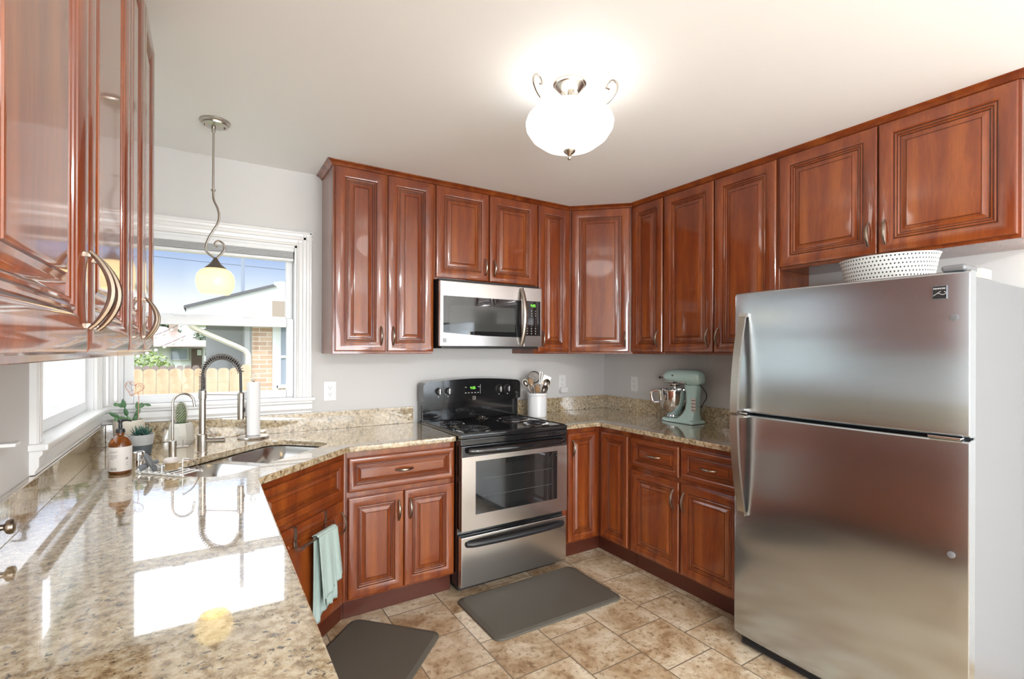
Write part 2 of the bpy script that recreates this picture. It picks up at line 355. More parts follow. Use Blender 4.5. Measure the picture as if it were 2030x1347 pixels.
# windows: sashes, glass, casing, stool, apron, blind -- built in a local frame (x across, y outwards, z up)
CAS = [(0, .0), (0, .016), (.006, .021), (.014, .021), (.018, .016), (.030, .015), (.036, .019), (.050, .019), (.056, .013), (.070, .011), (.078, .014), (.084, .012), (.084, 0)]
def casing_piece(bm_, a, c, w, flip):
    """vertical moulding at x=a (outer edge) running toward +x (flip=1) or -x; profile depth toward the room (-y)"""
    pr = [(a + flip*p*w/.084, -d) for p, d in CAS]
    n = len(pr); vs = [(x, y, c[0]) for x, y in pr] + [(x, y, c[1]) for x, y in pr]
    bm_.add(vs, [(i, (i+1) % n, n+(i+1) % n, n+i) for i in range(n)] + [tuple(range(n)), tuple(range(n, 2*n))[::-1]])
def window(name, label, x0, x1, loc, rotz, cl, cr_, blind):
    w = thing(name, label, 'window', loc, rotz); del w['category']; w['kind'] = 'structure'
    z0, z1 = wz0, wz1
    f = MB(); casing_piece(f, x0-cl, (z0-.01, z1+.088), cl, 1); casing_piece(f, x1+cr_, (z0-.01, z1+.088), cr_, -1)
    # head casing
    pr = [(z1+.088 - p, -d) for p, d in CAS]; n = len(pr); vs = [(x0-cl, y, z) for z, y in pr] + [(x1+cr_, y, z) for z, y in pr]
    f.add(vs, [(i, (i+1) % n, n+(i+1) % n, n+i) for i in range(n)] + [tuple(range(n)), tuple(range(n, 2*n))[::-1]])
    f.build('window_casing', 'trim', w, ang=25)
    s_ = MB(); s_.rbox(x0-cl-.012, x1+cr_+(.015 if cr_ > .05 else 0), -.045, .06, z0-.022, z0, .006); 
    prf = [(-.0, z0-.022), (-.030, z0-.022), (-.030, z0-.034), (-.022, z0-.042), (-.022, z0-.07), (-.013, z0-.085), (-.013, z0-.094), (0, z0-.094)]
    s_.prism(prf, x0-cl, x1+cr_, 'x'); s_.build('window_stool', 'trim', w, ang=25)
    j = MB(); j.box(x0, x0+.012, 0, .12, z0, z1); j.box(x1-.012, x1, 0, .12, z0, z1); j.box(x0, x1, 0, .12, z1-.012, z1); j.box(x0+.0125, x1-.0125, .0605, .12, z0-.0225, z0+.012); j.build('window_jamb', 'vinyl', w, sm=False)
    def sash(nm, za, zb, y, st, top, bot):
        q = MB(); a, c = x0+.012, x1-.012
        q.rbox(a, a+st, y, y+.03, za, zb, .004); q.rbox(c-st, c, y, y+.03, za, zb, .004); q.rbox(a+st, c-st, y+.0005, y+.0295, zb-top, zb, .003); q.rbox(a+st, c-st, y+.0005, y+.0295, za, za+bot, .003)
        so = q.build(nm, 'vinyl', w)
        g = MB(); g.box(a+st-.004, c-st+.004, y+.012, y+.016, za+bot-.004, zb-top+.004); g.build('glass_pane', 'pane', so, sm=False)
        return so
    lo = sash('lower_sash', z0, 1.592, .022, .040, .052, .044)
    u_ = sash('upper_sash', 1.560, z1, .062, .040, .05, .044)
    k = MB()
    for t in (.3, .7): xx = x0+(x1-x0)*t; k.rbox(xx-.03, xx+.03, .018, .05, 1.588, 1.597, .003)
    k.build('sash_lock', 'vinyl', w)
    if blind:
        q = MB(); q.rbox(x0+.014, x1-.014, -.004, .055, z1-.038, z1-.012, .004)
        for i in range(9): q.box(x0+.02, x1-.02, .002, .05, z1-.040-i*.0042, z1-.0385-i*.0042)
        q.rbox(x0+.018, x1-.018, .0, .052, z1-.094, z1-.077, .004)
        q.build('raised_blind', 'vinyl', w, sm=False)
    return w
window('window_1', 'white framed double-hung window behind the sink faucet with a raised blind', wx0, wx1, (0, 0, 0), 0, .07, .086, True)
# left window: local x -> world -(-y)... rotated +90 deg: local x -> +Y, local -y -> +X
window('window_2', 'white framed side window on the left wall, under the cabinet end', ly0, ly1, (XL, 0, 0), R(90), .086, .086, True)
# unseen windows invented behind the camera for light and reflections
def plain_window(name, x0, x1, z0, z1, loc, rotz, n):
    w = thing(name, 'window', 'window', loc, rotz); del w['category']; del w['label']; w['kind'] = 'structure'
    f = MB()
    for a, c in ((x0, x0+.06), (x1-.06, x1)): f.box(a, c, 0, .08, z0, z1)
    f.box(x0, x1, 0, .08, z0, z0+.06); f.box(x0, x1, 0, .08, z1-.06, z1)
    for i in range(1, n): xx = x0+(x1-x0)*i/n; f.box(xx-.03, xx+.03, 0, .08, z0, z1)
    f.build('window_frame', 'vinyl', w, sm=False)
plain_window('added_window_rear', -3.05, -.35, .3, 1.9, (0, YR-.1, 0), 0, 3)
plain_window('added_window_left', -6.3, -4.5, .6, 2.2, (XL-.1, 0, 0), R(90), 2)

# ------------------------------------------------------------------ cabinets
# raised-panel profile: (inset from edge, height above door back, is_glaze)
PROF = [(0, 0, 0), (0, .015, 0), (.003, .0185, 0), (.008, .0200, 0), (.022, .0222, 0), (.036, .0215, 0), (.048, .0190, 0), (.055, .0165, 0), (.0565, .0125, 1), (.0590, .0125, 1),
        (.0605, .0150, 0), (.0640, .0160, 0), (.0675, .0145, 0), (.0685, .0110, 1), (.0705, .0110, 1), (.0720, .0130, 0), (.0750, .0135, 0), (.0775, .0120, 0), (.0785, .0075, 1), (.0810, .0075, 1),
        (.0850, .0085, 0), (.0960, .0120, 0), (.1020, .0145, 0), (.1030, .0125, 1), (.1045, .0125, 1), (.1060, .0155, 0), (.1120, .0160, 0)]
def panel_mb(w, h, k=1.0):
    """door or drawer front, x 0..w, z 0..h, back at y=0, front toward -y"""
    k = min(k, (min(w, h)*.5-.008)/.112)
    b_ = MB(); rings = []
    for ins, d, g in PROF:
        i = ins*k if ins > .003 else ins
        rings.append(([(i, -d, i), (w-i, -d, i), (w-i, -d, h-i), (i, -d, h-i)], g))
    for (r0, g0), (r1, g1) in zip(rings, rings[1:]):
        mi = 1 if (g1 and g0) else 0
        b_.add(r0+r1, [(j, (j+1) % 4, 4+(j+1) % 4, 4+j) for j in range(4)], mi)
    b_.add(rings[-1][0], [(0, 1, 2, 3)], 0); b_.add(rings[0][0], [(3, 2, 1, 0)], 0)
    return b_
def pull_mb(L=.112, horiz=False):
    """arched bar pull centred at origin, standing off toward -y"""
    n = 16; pts = []; rr = []
    for i in range(n+1):
        t = i/n; a = (t-.5)*L; out = .004 + .026*math.sin(math.pi*t)**.8
        pts.append((a, -out, 0) if horiz else (0, -out, a)); rr.append(.0032 + .0022*math.sin(math.pi*t))
    b_ = MB(); b_.tube(pts, rr, 8, upv=(0, 0, 1) if horiz else (1, 0, 0), flat=1.25)
    for e in (-1, 1):
        c = e*(L/2-.004)
        if horiz: b_.rbox(c-.004, c+.004, -.006, .0005, -.0030, .0030, .0012)
        else: b_.rbox(-.0030, .0030, -.006, .0005, c-.004, c+.004, .0012)
    return b_
def door(parent, x, z, w, h, y=-.305, k=1.0, handle=None, drawer=False, rotz=0, hz=None, nm=None, inner=False):
    """handle: 'L' or 'R' side and hz z-centre in door coords; drawers get a horizontal pull"""
    d = panel_mb(w, h, k).build(nm or ('drawer' if drawer else 'door'), ['woodh' if drawer else 'wood', 'glaze'], parent, (x, y, z), rotz, ang=20)
    if handle or drawer:
        hb = pull_mb(.112 if not drawer else .10, drawer).build('handle', 'pull', d)
        if drawer: hb.location = (w/2, -.016, h/2)
        else: hb.location = ((.030 if handle == 'L' else w-.030), -.0215, hz)
    return d
def upper(label, w, ds, z0, z1, loc, rotz, depth=.305, zb=1.398, zt=2.447, name='wall_cabinet', rail=0):
    """ds: list of (x, width, handle side)"""
    c = thing(name, label, 'cabinet', loc, rotz, 'raised-panel cherry wall cabinets')
    b_ = MB(); b_.box(0, w, -depth+.019, -.0012, z0, z1); f = .012
    b_.rbox(.0005, w-.0005, -depth, -depth+.019, z0, z1, .0015, 1)
    if rail: b_.rbox(0, w, -depth-.012, -depth+.01, z0-.006, z0+.012, .003)
    b_.build('cabinet_body', 'wood', c, ang=20)
    for x, dw, hs in ds: door(c, x, zb, dw, zt-zb, -depth-.0003, 1, hs, hz=.092)
    return c
UB0 = 1.383
UZ = 2.452
# back wall (left to right)
upper('tall two-door cherry wall cabinet right of the sink window', .608, [(.010, .290, 'R'), (.314, .290, 'L')], UB0, UZ, (-2.334, 0, 0), 0)
upper('short two-door cherry wall cabinet directly above the microwave', .775, [(.012, .378, 'R'), (.398, .374, 'L')], 1.855, UZ, (-1.724, 0, 0), 0, zb=1.867)
upper('narrow one-door cherry wall cabinet between microwave and diagonal corner cabinet', .302, [(.020, .277, 'L')], UB0, UZ, (-.946, 0, 0), 0)
# diagonal corner cabinet: body in world frame, door along the diagonal
c = thing('corner_cabinet', 'diagonal cherry corner wall cabinet with a single door', 'cabinet', (0, 0, 0), 0, 'raised-panel cherry wall cabinets')
b = MB(); b.prism([(-.0012, -.0012), (-.641, -.0012), (-.641, -.303), (-.303, -.628), (-.0012, -.628)], UB0, UZ); b.build('cabinet_body', 'wood', c, sm=False)
dvec = Vector((.338, -.325, 0)).normalized(); dl = math.hypot(.338, .325); ang = math.atan2(dvec.y, dvec.x)
nrm = Vector((-dvec.y, dvec.x, 0))
d = door(c, 0, 0, dl-.05, 2.447-1.398, 0, 1, 'R', hz=.092); P0 = Vector((-.641, -.303, 1.398)) + dvec*.025 - nrm*.0004; d.location = P0; d.rotation_euler = (0, 0, ang)
# right wall (going toward the camera)
upper('narrow one-door cherry wall cabinet right of the diagonal corner cabinet', .293, [(.004, .281, 'R')], UB0, UZ, (0, -.630, 0), R(-90))
upper('wide two-door cherry wall cabinet above the aqua stand mixer', .780, [(.006, .377, 'R'), (.391, .377, 'L')], UB0, UZ, (0, -.925, 0), R(-90))
upper('short two-door cherry wall cabinet above the refrigerator', .925, [(.004, .451, 'R'), (.462, .454, 'L')], 1.845, UZ, (0, -1.708, 0), R(-90), zb=1.859)
# left wall, over the long counter
upper('wide two-door cherry wall cabinet nearest the camera on the left', .903, [(.001, .4500, 'R'), (.4545, .4475, 'L')], 1.391, 2.408, (XL, -2.670, 0), R(90), depth=.2795, zb=1.401, zt=2.404)
upper('two-door cherry wall cabinet beside the side window on the left', .597, [(.002, .295, 'R'), (.2995, .2965, 'L')], 1.391, 2.408, (XL, -1.765, 0), R(90), depth=.2795, zb=1.401, zt=2.404)
# crown moulding along the tops
cr_path = [(-2.334, -.001), (-2.334, -.305), (-.644, -.305), (-.305, -.630), (-.305, -2.634), (-.001, -2.634)]
cprof = [(0, 2.4523), (.006, 2.4523), (.009, 2.456), (.012, 2.460), (.020, 2.468), (.032, 2.474), (.034, H-.0005), (0, H-.0005)]
def sweep_xy(path, prof, sign=1):
    """extrude a (offset, z) profile along a flat path with mitred corners; offset to the right of travel"""
    P = [Vector((x, y)) for x, y in path]; b_ = MB(); n = len(prof); vs = []
    for i, p in enumerate(P):
        if i == 0: t = (P[1]-P[0]).normalized(); nn = Vector((t.y, -t.x)); sc = 1
        elif i == len(P)-1: t = (P[-1]-P[-2]).normalized(); nn = Vector((t.y, -t.x)); sc = 1
        else:
            t1 = (P[i]-P[i-1]).normalized(); t2 = (P[i+1]-P[i]).normalized(); n1 = Vector((t1.y, -t1.x)); n2 = Vector((t2.y, -t2.x)); nn = (n1+n2).normalized(); sc = 1/nn.dot(n1)
        for o_, z in prof: q = p + nn*o_*sc*sign; vs.append((q.x, q.y, z))
    fs = [(i*n+k, i*n+(k+1) % n, (i+1)*n+(k+1) % n, (i+1)*n+k) for i in range(len(P)-1) for k in range(n)] + [tuple(range(n)), tuple((len(P)-1)*n+k for k in range(n))]
    return b_.add(vs, fs)
tag(sweep_xy(cr_path, cprof).build('crown_moulding', 'wood', ang=25), 'narrow cherry crown moulding running between wall cabinet tops and ceiling', 'moulding')

# base cabinets
def base(label, w, fronts, loc, rotz, kick=True, name='base_cabinet', kx0=0, kx1=None, dz=None):
    c = thing(name, label, 'cabinet', loc, rotz, 'cherry base cabinets')
    b_ = MB(); b_.box(.0005, w-.0005, -.595, -.0225, .112, .883); b_.rbox(.001, w-.001, -.6085, -.5955, .112, .883, .001, 1); b_.build('cabinet_body', 'wood', c, ang=20)
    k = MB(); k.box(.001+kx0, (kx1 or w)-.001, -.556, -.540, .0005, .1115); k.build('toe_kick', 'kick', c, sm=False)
    for x, z, fw_, fh, hs, dr in fronts: door(c, x, z, fw_, fh, -.6088, .62 if dr else .86, hs, drawer=dr, hz=(fh-.10))
    return c
DZ = dict(z0=.126, h=.519); DR = dict(z0=.674, h=.177)
base('two-door cherry base cabinet with one wide drawer, left of the range', .611, [(.008, .674, .593, .177, None, True), (.008, .126, .293, .519, 'R', False), (.306, .126, .295, .519, 'L', False)], (-2.3285, 0, 0), 0)
base('two-door cherry base cabinet with two drawers, between corner and refrigerator', .772, [(.012, .674, .372, .177, None, True), (.400, .674, .368, .177, None, True), (.012, .126, .372, .519, 'R', False), (.400, .126, .368, .519, 'L', False)], (0, -.919, 0), R(-90))
# corner base with bifold doors
c = thing('corner_base_cabinet', 'L-shaped cherry corner base cabinet with two narrow doors meeting at the inside corner', 'cabinet', (0, 0, 0), 0, 'cherry base cabinets')
b = MB(); b.prism([(-.0225, -.0225), (-.943, -.0225), (-.943, -.6085), (-.6085, -.6085), (-.6085, -.9165), (-.0225, -.9165)], .112, .883); b.build('cabinet_body', 'wood', c, sm=False)
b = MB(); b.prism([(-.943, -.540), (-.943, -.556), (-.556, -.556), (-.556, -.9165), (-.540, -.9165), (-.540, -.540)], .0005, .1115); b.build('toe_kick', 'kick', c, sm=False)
door(c, -.893, .126, .252, .725, -.6088, .80, 'L', hz=.725-.10)
d = door(c, -.6088, .126, .252, .725, -.6435, .80, None); d.location = (-.6088, -.647, .126); d.rotation_euler = (0, 0, R(-90))
# sink base on the diagonal; local frame: x along (1,1)/sqrt2, -y toward (1,-1)/sqrt2
q2 = math.sqrt(.5); VF = 1.2235
c = thing('sink_base_cabinet', 'dark cherry sink base cabinet set on the diagonal below the sink, one wide door', 'cabinet', (0, 0, 0), 0, 'cherry base cabinets')
xa, ya = -(VF/q2 + .6085) + 0, -.6085
XF = -2.795; yb = -(-XF - VF/q2)
b = MB(); b.prism([(-2.3295, -.0225), (-2.3295, -.6085), (xa, -.6085), (XF, yb), (XF, -1.30), (-3.363, -1.30), (-3.363, -.0225)], .112, .52)
b.prism([(-2.3295, -.60), (-2.3295, -.6085), (xa, -.6085), (XF, yb), (XF, -1.30), (XF-.019, -1.30), (XF-.019, yb+.008), (xa-.008, -.60)], .5203, .883); b.build('cabinet_body', 'wood', c, sm=False)
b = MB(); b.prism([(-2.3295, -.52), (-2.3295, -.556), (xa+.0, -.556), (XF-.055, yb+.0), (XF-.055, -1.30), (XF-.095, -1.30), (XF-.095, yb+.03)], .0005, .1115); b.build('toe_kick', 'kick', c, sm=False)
def diag(u, v, z): return Vector((q2*(u-v), q2*(u+v), z))    # u along the front, v toward the corner
d = door(c, 0, .674, .575, .177, 0, .62, None); d.location = diag(-2.690, VF-.0004, .674); d.rotation_euler = (0, 0, R(45)); d.name = 'false_drawer_front'
d = door(c, 0, .126, .575, .519, 0, .86, 'R', hz=.415); d.location = diag(-2.690, VF-.0004, .126); d.rotation_euler = (0, 0, R(45)); sinkdoor = d
# left run under the long counter (fronts face +X)
base('cherry base cabinet under the long left counter, beside the sink base', .914, [(.004, .674, .45, .177, None, True), (.458, .674, .45, .177, None, True), (.004, .126, .45, .519, 'R', False), (.458, .126, .45, .519, 'L', False)], (-3.4065, -2.216, 0), R(90))
base('cherry base cabinet under the near end of the long left counter', .914, [(.004, .674, .45, .177, None, True), (.458, .674, .45, .177, None, True), (.004, .126, .45, .519, 'R', False), (.458, .126, .45, .519, 'L', False)], (-3.4065, -3.132, 0), R(90))

# ------------------------------------------------------------------ countertops
def rounded(poly, rads, n=8):
    out = []; N = len(poly)
    for i, p in enumerate(poly):
        r = rads[i] if isinstance(rads, (list, tuple)) else rads; p = Vector(p); a = Vector(poly[i-1]); c_ = Vector(poly[(i+1) % N])
        if r <= 0: out.append(tuple(p)); continue
        d1 = (a-p).normalized(); d2 = (c_-p).normalized(); th = math.acos(max(-1, min(1, d1.dot(d2)))); t = r/math.tan(th/2); t = min(t, (a-p).length*.49, (c_-p).length*.49); rr = t*math.tan(th/2)
        cen = p + (d1+d2).normalized()*(rr/math.sin(th/2)); s0 = p+d1*t-cen; s1 = p+d2*t-cen
        a0 = math.atan2(s0.y, s0.x); a1 = math.atan2(s1.y, s1.x); da = (a1-a0+math.pi) % (2*math.pi)-math.pi
        for k in range(n+1): th_ = a0+da*k/n; out.append((cen.x+rr*math.cos(th_), cen.y+rr*math.sin(th_)))
    return out
CT0, CT1 = .884, .914
def counter_with_hole(outer, hole, name):
    """top with an opening: outline ring bridged to the hole with triangle fill"""
    bm = bmesh.new()
    def loop(p, z): return [bm.verts.new((x, y, z)) for x, y in p]
    for z, tag_ in ((CT1, 1), (CT0, 0)):
        lo = loop(outer, z); li = loop(hole, z); ed = []
        for L in (lo, li):
            for i in range(len(L)): ed.append(bm.edges.new((L[i], L[(i+1) % len(L)])))
        bmesh.ops.triangle_fill(bm, use_beauty=True, edges=ed)
        if tag_: to, ti = lo, li
        else: bo, bi = lo, li
    for A, B in ((to, bo), (ti, bi)):
        for i in range(len(A)): j = (i+1) % len(A); bm.faces.new((A[i], A[j], B[j], B[i]))
    bmesh.ops.recalc_face_normals(bm, faces=bm.faces)
    sharp = [e for e in bm.edges if len(e.link_faces) == 2 and abs(e.link_faces[0].normal.dot(e.link_faces[1].normal)) < .1 and abs(e.verts[0].co.z-e.verts[1].co.z) < 1e-6]
    bmesh.ops.bevel(bm, geom=sharp, offset=.005, segments=3, affect='EDGES', profile=.5)
    me = bpy.data.meshes.new(name); bm.to_mesh(me); bm.free(); me.materials.append(M['granite']); me.shade_smooth(); me.set_sharp_from_angle(angle=R(40))
    for p in me.polygons:
        if abs(p.normal.z) > .999: p.use_smooth = False
    o = bpy.data.objects.new(name, me); COL.objects.link(o); return o
hole_uv = rounded([(-2.755, 1.335), (-2.000, 1.335), (-2.000, 1.708), (-2.755, 1.708)], [.10, .09, .09, .10], 8)
hole = [tuple(diag(u, v, 0)[:2]) for u, v in hole_uv]
outer = rounded([(XL+.001, -.001), (XL+.001, -4.1), (-2.764, -4.1), (-2.764, -1.080), (-2.326, -.645), (-1.7215, -.645), (-1.7215, -.001)], [0, 0, .03, .015, .06, .01, 0], 5)
ct = counter_with_hole(outer, hole, 'countertop'); tag(ct, 'long speckled beige granite countertop with the sink cut into its corner', 'countertop', 'granite worktops')
b = MB(); b.prism(rounded([(-.001, -.001), (-.9475, -.001), (-.9475, -.645), (-.645, -.645), (-.645, -1.735), (-.001, -1.735)], [0, 0, .01, .02, .01, 0], 4), CT0, CT1, r=.005)
tag(b.build('countertop', 'granite', ang=40), 'L-shaped speckled beige granite countertop under the stand mixer and utensil crock', 'countertop', 'granite worktops')
SZ = 1.024
b = MB(); b.rbox(XL+.001, XL+.021, -4.1, -.001, CT1+.0003, SZ, .002); tag(b.build('backsplash', 'granite'), 'granite backsplash strip along the left wall under the side window', 'backsplash', 'granite backsplash strips')
b = MB(); b.rbox(XL+.0215, -1.7465, -.021, -.001, CT1+.0003, SZ, .002); tag(b.build('backsplash', 'granite'), 'granite backsplash strip behind the sink faucet', 'backsplash', 'granite backsplash strips')
b = MB(); b.rbox(-.935, -.0215, -.021, -.001, CT1+.0003, SZ, .002); tag(b.build('backsplash', 'granite'), 'short granite backsplash strip behind the white utensil crock', 'backsplash', 'granite backsplash strips')
b = MB(); b.rbox(-.021, -.001, -1.735, -.001, CT1+.0003, SZ, .002); tag(b.build('backsplash', 'granite'), 'granite backsplash strip on the right wall behind the stand mixer', 'backsplash', 'granite backsplash strips')

# ------------------------------------------------------------------ sink
sk = thing('kitchen_sink', 'undermount stainless steel double-bowl corner sink below the spring faucet', 'sink', tuple(diag(-2.38, 1.52, .60)), R(45))
def bowl(u0, u1, v0, v1, zt, zb_, rt_, rb):
    top = rounded([(u0, v0), (u1, v0), (u1, v1), (u0, v1)], rt_, 8); N = len(top); cu, cv = (u0+u1)/2, (v0+v1)/2; b_ = MB()
    lev = [(zt, 0), (zb_+.05, .010), (zb_+.02, .020), (zb_+.006, .040), (zb_, .065)]; vs = []
    for z, ins in lev:
        for u, v in top:
            su = 1-ins/((u1-u0)/2); sv_ = 1-ins/((v1-v0)/2); vs.append((cu+(u-cu)*su+2.38, cv+(v-cv)*sv_-1.52, z-.60))
    fs = [(i*N+k, i*N+(k+1) % N, (i+1)*N+(k+1) % N, (i+1)*N+k) for i in range(len(lev)-1) for k in range(N)] + [tuple((len(lev)-1)*N+k for k in range(N))]
    b_.add(vs, fs)
    dr = MB(); dr.lathe([(.042, .0015), (.040, .004), (.030, .003), (.026, .001), (0, .001)], (cu+2.38, cv-1.52, zb_-.60), 24)
    return b_, dr
b1, d1 = bowl(-2.745, -2.435, 1.345, 1.698, .8805, .70, .085, .05)
b2, d2 = bowl(-2.385, -2.010, 1.345, 1.698, .8805, .68, .085, .05)
# steel deck around and between the bowls
def deck():
    bm = bmesh.new(); zt = .8815-.60
    def loop(p): return [bm.verts.new((u+2.38, v-1.52, zt)) for u, v in p]
    L = [loop(rounded([(-2.775, 1.315), (-1.98, 1.315), (-1.98, 1.728), (-2.775, 1.728)], .1, 8)), loop(rounded([(-2.745, 1.345), (-2.435, 1.345), (-2.435, 1.698), (-2.745, 1.698)], .085, 8)), loop(rounded([(-2.385, 1.345), (-2.010, 1.345), (-2.010, 1.698), (-2.385, 1.698)], .085, 8))]
    ed = [bm.edges.new((q[i], q[(i+1) % len(q)])) for q in L for i in range(len(q))]; bmesh.ops.triangle_fill(bm, use_beauty=True, edges=ed)
    me = bpy.data.meshes.new('sink_rim'); bm.to_mesh(me); bm.free(); me.materials.append(M['sink']); o = bpy.data.objects.new('sink_rim', me); COL.objects.link(o); o.parent = sk
    m_ = o.modifiers.new('thick', 'SOLIDIFY'); m_.thickness = .002; m_.offset = 1
deck()
for bb, dd in ((b1, d1), (b2, d2)):
    o = bb.build('sink_bowl', 'sink', sk); m_ = o.modifiers.new('thick', 'SOLIDIFY'); m_.thickness = .0015; m_.offset = 1
    dd.build('drain', 'chrome', o)

# ------------------------------------------------------------------ range
def digits(parent, s_, x, y, z, h, name='clock_digits'):
    """seven-segment numerals on a panel facing -y"""
    seg = {'4': 'bcfg', '2': 'abged', '5': 'afgcd', ':': ':'}
    b_ = MB(); w = h*.5; t = h*.13; cx = x
    for ch in s_:
        if ch == ':':
            for q in (.3, .7): b_.box(cx+t*.4, cx+t*1.5, y-.0006, y, z+h*q-t/2, z+h*q+t/2)
            cx += t*2.6; continue
        B_ = {'a': (0, w, h-t, h), 'g': (0, w, h/2-t/2, h/2+t/2), 'd': (0, w, 0, t), 'f': (0, t, h/2, h), 'b': (w-t, w, h/2, h), 'e': (0, t, 0, h/2), 'c': (w-t, w, 0, h/2)}
        for k in seg[ch]: a = B_[k]; b_.box(cx+a[0], cx+a[1], y-.0006, y, z+a[2], z+a[3])
        cx += w+t*1.6
    return b_.build(name, 'green_led', parent, sm=False)
RX = -1.7175; RW = .7655
rg = thing('range', 'freestanding electric coil range, stainless front with black cooktop and black control panel', 'stove', (RX, 0, 0))
b = MB(); b.box(.004, RW-.004, -.640, -.03, .05, .895); b.box(.03, RW-.03, -.60, -.05, .0, .05); b.build('range_body', 'black', rg, sm=False)
b = MB(); b.rbox(0, RW, -.690, -.028, .898, .925, .006); b.rbox(.0, RW, -.6895, -.641, .862, .8975, .004); b.build('cooktop', 'black', rg)
b = MB()   # raised rim of the cooktop
b.tube([(.010, -.12, .9255), (.010, -.674, .9255), (RW-.010, -.674, .9255), (RW-.010, -.12, .9255)], .004, 8); b.build('cooktop_rim', 'black', rg)
def burner(x, y, r):
    pn = MB(); pn.lathe([(r+.018, .0005), (r+.019, .0035), (r+.012, .0055), (r+.004, .002), (r*.6, -.0), (.02, .0), (0, .0)], (0, 0, 0), 40)
    p = pn.build('drip_pan', 'chrome', rg, (x, y, .9252))
    t = MB(); pts = []; turns = 4.2 if r > .08 else 3.3; n = int(turns*28)
    for i in range(n+1): a = 2*math.pi*turns*i/n; q = .016+(r-.016)*i/n; pts.append((q*math.cos(a), q*math.sin(a), .0125))
    t.tube(pts, .0052, 7, upv=(0, 0, 1), flat=.8); t.build('burner_coil', 'coil', p)
    u_ = MB(); 
    for k in range(3): a = k*2*math.pi/3+.4; u_.tube([(0, 0, .006), (r*math.cos(a), r*math.sin(a), .006)], .0018, 6)
    u_.build('coil_support', 'chrome', p)
for x, y, r in ((-1.575, -.555, .097), (-1.590, -.300, .070), (-1.128, -.305, .097), (-1.108, -.555, .070)): burner(x-RX, y, r)
# backguard: lower riser and leaning control panel with an arched top
b = MB(); b.rbox(.004, RW-.004, -.100, -.03, .9253, 1.075, .004); b.build('riser', 'black', rg)
top = [(0, 1.168), (.012, 1.184), (.03, 1.190)] + [(.03+(RW-.06)*t/14, 1.190+.018*math.sin(math.pi*t/14)) for t in range(1, 14)] + [(RW-.03, 1.190), (RW-.012, 1.184), (RW, 1.168)]
bot = [(RW, 1.06), (RW-.02, 1.052)] + [(RW-.02-(RW-.04)*t/12, 1.052-.009*math.sin(math.pi*t/12)) for t in range(1, 12)] + [(.02, 1.052), (0, 1.06)]
b = MB(); b.prism([(x, z) for x, z in top] + bot, -.128, -.028, 'y'); cp = b.build('control_panel', 'black', rg)
def knob(x, z, r=.021):
    k_ = MB(); k_.lathe([(r+.003, 0), (r+.003, .004), (r, .006), (r*.92, .020), (r*.8, .023), (0, .023)], (0, 0, 0), 28, axis='y'); k_.v = [(a, -b2_, c2_) for a, b2_, c2_ in k_.v]
    o = k_.build('knob', 'blackm', rg, (x, -.1285, z))
    g_ = MB(); g_.rbox(-.0045, .0045, -.032, -.020, -r*.9, r*.9, .002); g_.build('knob_grip', 'steel', o)
    rk = MB()
    for j in range(11):
        a = R(-60+30*j); cx, cz = (r+.008)*math.cos(a), (r+.008)*math.sin(a); rk.box(cx-.0012, cx+.0012, -.0008, 0, cz-.0012, cz+.0012)
    rk.box(-.004, .004, -.0008, 0, -r-.020, -r-.0135); rk.build('dial_marks', 'red_led', o, sm=False)
for x in (.108, .178, .582, .652): knob(x, 1.128)
b = MB(); b.rbox(.300, .430, -.1288, -.1275, 1.098, 1.168, .0005, 1); dpn = b.build('display_panel', 'dglass', rg)
digits(dpn, '4:25', .348, -.1289, 1.134, .017)
for x0, x1, z0, z1 in [(.306+i*.0245, .318+i*.0245, 1.106, 1.111) for i in range(5)] + [(.306, .320, 1.146, 1.150), (.408, .422, 1.146, 1.150), (.4262, .4287, 1.100, 1.166)]:
    b = MB(); b.box(x0, x1, -.1293, -.1288, z0, z1); b.build('button', 'red_led', dpn, sm=False)
b = MB(); b.rbox(.366, .392, -.1292, -.1282, 1.056, 1.084, .0005, 1); lg = b.build('badge', 'nickel', rg)
b = MB(); 
for i in range(3): b.box(.369, .389, -.1296, -.1292, 1.060+i*.008, 1.064+i*.008)
b.build('badge_mark', 'blackm', lg, sm=False)
# oven door
b = MB(); b.rbox(.004, RW-.004, -.690, -.645, .374, .860, .006); od = b.build('oven_door', 'black', rg)
def frame_rect(b_, x0, x1, z0, z1, X0, X1, Z0, Z1, ya, yb_):
    b_.box(x0, X0, ya, yb_, z0, z1); b_.box(X1, x1, ya, yb_, z0, z1); b_.box(X0, X1, ya, yb_, z0, Z0); b_.box(X0, X1, ya, yb_, Z1, z1)
b = MB(); frame_rect(b, .006, RW-.006, .376, .797, .094, .681, .462, .768, -.6945, -.6905); b.build('steel_door_panel', 'steel', od, sm=False)
b = MB(); b.rbox(.092, .683, -.6930, -.6903, .460, .770, .0004, 1); wd = b.build('oven_window', 'dglass', od)
b = MB(); b.box(.135, .640, -.6934, -.6931, .495, .735); b.build('window_screen', 'dglass3', od, sm=False)
for z in (.56, .66): b = MB(); b.box(.14, .635, -.6937, -.6934, z, z+.0018); b.build('oven_rack', 'rackline', od, sm=False)
n = 24; pts = [(.045+(RW-.09)*i/n, -.702-.040*math.sin(math.pi*i/n)**.45, .832) for i in range(n+1)]
b = MB(); b.tube(pts, .0155, 12, upv=(0, 0, 1), flat=1.15); b.build('oven_handle', 'black', od)
# drawer
b = MB(); b.rbox(.006, RW-.006, -.690, -.645, .052, .340, .006); dw = b.build('storage_drawer', 'steel', rg)
n = 24; pts = [(.040+(RW-.08)*i/n, -.692-.032*math.sin(math.pi*i/n)**.35, .298) for i in range(n+1)]
b = MB(); b.tube(pts, .0135, 12, upv=(0, 0, 1), flat=1.2); b.build('drawer_handle', 'blackm', dw)
